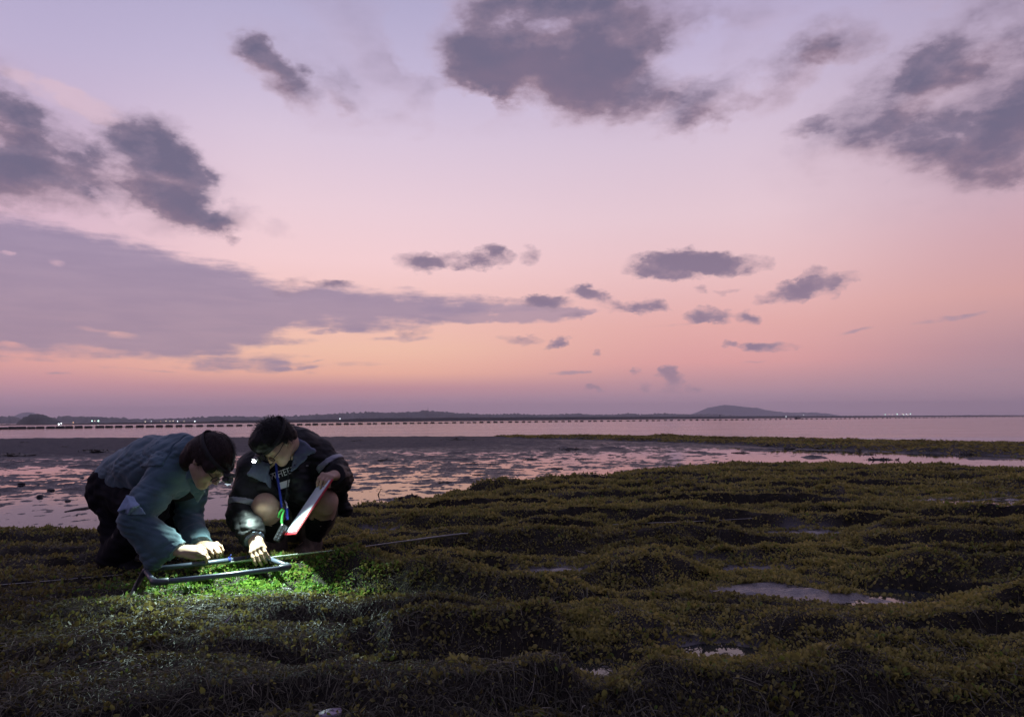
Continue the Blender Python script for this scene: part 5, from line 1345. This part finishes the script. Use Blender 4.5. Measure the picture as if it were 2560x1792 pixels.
for i, (px, py, w) in enumerate([(897, 1101, 22), (965, 1150, 44), (1070, 1150, 30), (1182, 1160, 46), (1231, 1159, 26), (1324, 1149, 44), (1455, 1147, 30), (1527, 1139, 30), (1560, 1133, 24), (1201, 1186, 34), (1853, 1132, 40), (1985, 1119, 44), (2052, 1117, 36),
        (2550, 1152, 60), (1925, 1111, 24), (2270, 1130, 20), (2240, 1154, 34), (880, 1103, 26), (1300, 1176, 26), (1390, 1170, 30), (1110, 1205, 26), (985, 1190, 24), (60, 1106, 22), (160, 1116, 18), (1640, 1120, 24), (1720, 1128, 22), (950, 1222, 22)]):
    weed(px, py, w, 'small dark weed clump on the shining wet flat', GRP, .13, 40 + i)

def stone(px, py, wpx, label, cat='stone', group=None, m=M_STONE, seed=0, flat=.45, name='stone', lift=0):
    q = hit(px, py); s = (wpx if wpx > 50 else wpx * .75) / FPX * q[1] * .5; r = np.random.default_rng(seed); v = []; n1, n2 = 7, 12
    for i in range(n1):
        a = math.pi * i / (n1 - 1) - math.pi / 2
        for j in range(n2):
            b = 2 * math.pi * j / n2; k = 1 + .16 * math.sin(2 * b + seed) + .1 * math.sin(3 * b + 2 * a + seed * 2) + .04 * r.normal()
            v.append((s * k * math.cos(a) * math.cos(b), s * .75 * k * math.cos(a) * math.sin(b), s * flat * k * math.sin(a)))
    f = [(i * n2 + j, i * n2 + (j + 1) % n2, (i + 1) * n2 + (j + 1) % n2, (i + 1) * n2 + j) for i in range(n1 - 1) for j in range(n2)]
    o = obj(name, v, f, m); o.location = (q[0], q[1], q[2] + s * flat * .4 + lift); return tag(o, label, cat, group)
for i, (px, py, w) in enumerate([(87, 1299, 9), (192, 1288, 8), (218, 1321, 9), (8, 1282, 9), (47, 1310, 16), (100, 1241, 22), (169, 1253, 18), (127, 1226, 22), (54, 1210, 24), (205, 1196, 16), (110, 1332, 12), (892, 1266, 12)]):
    stone(px, py, w, 'small dark stone on the wet flat behind the crouching people', 'stone', 'small stones on the wet flat', seed=i)
stone(147, 1326, 18, 'blocky brown stone near the weedy edge at the left', seed=31)
stone(826, 1797, 70, 'pale purple shell lying at the near edge of the ground', 'shell', None, M_SHELL, 5, .22, 'shell', .010)
o = Mesh().tube([hit(162, 1279, .004), hit(190, 1273, .02), hit(212, 1270, .02), hit(240, 1264, .02)], [.006, .010, .012, .007], 8).build('driftwood', M_STONE, None, True)
tag(o, 'dark driftwood stick on the wet flat behind the teal back', 'driftwood')
o = Mesh().tube([hit(945, 1236, .0), hit(948, 1231, .03), hit(953, 1222, .10)], [.008, .006, .003], 6).build('twig', M_STONE, None, True); tag(o, 'thin dark twig standing in the orange water', 'twig')
q = hit(566, 1552, .015); m = Mesh(); d = np.array((.012, .02, .018)); w = np.array((.007, -.003, .003))
m.add([q - d, q - d * .2 + w, q + d, q - d * .2 - w, q + (0, -.002, .003)], [(0, 1, 4), (1, 2, 4), (2, 3, 4), (3, 0, 4)])
tag(m.build('dead_leaf', M_SHELL), 'single pale dead leaf on the dark ground below the frame', 'leaf')
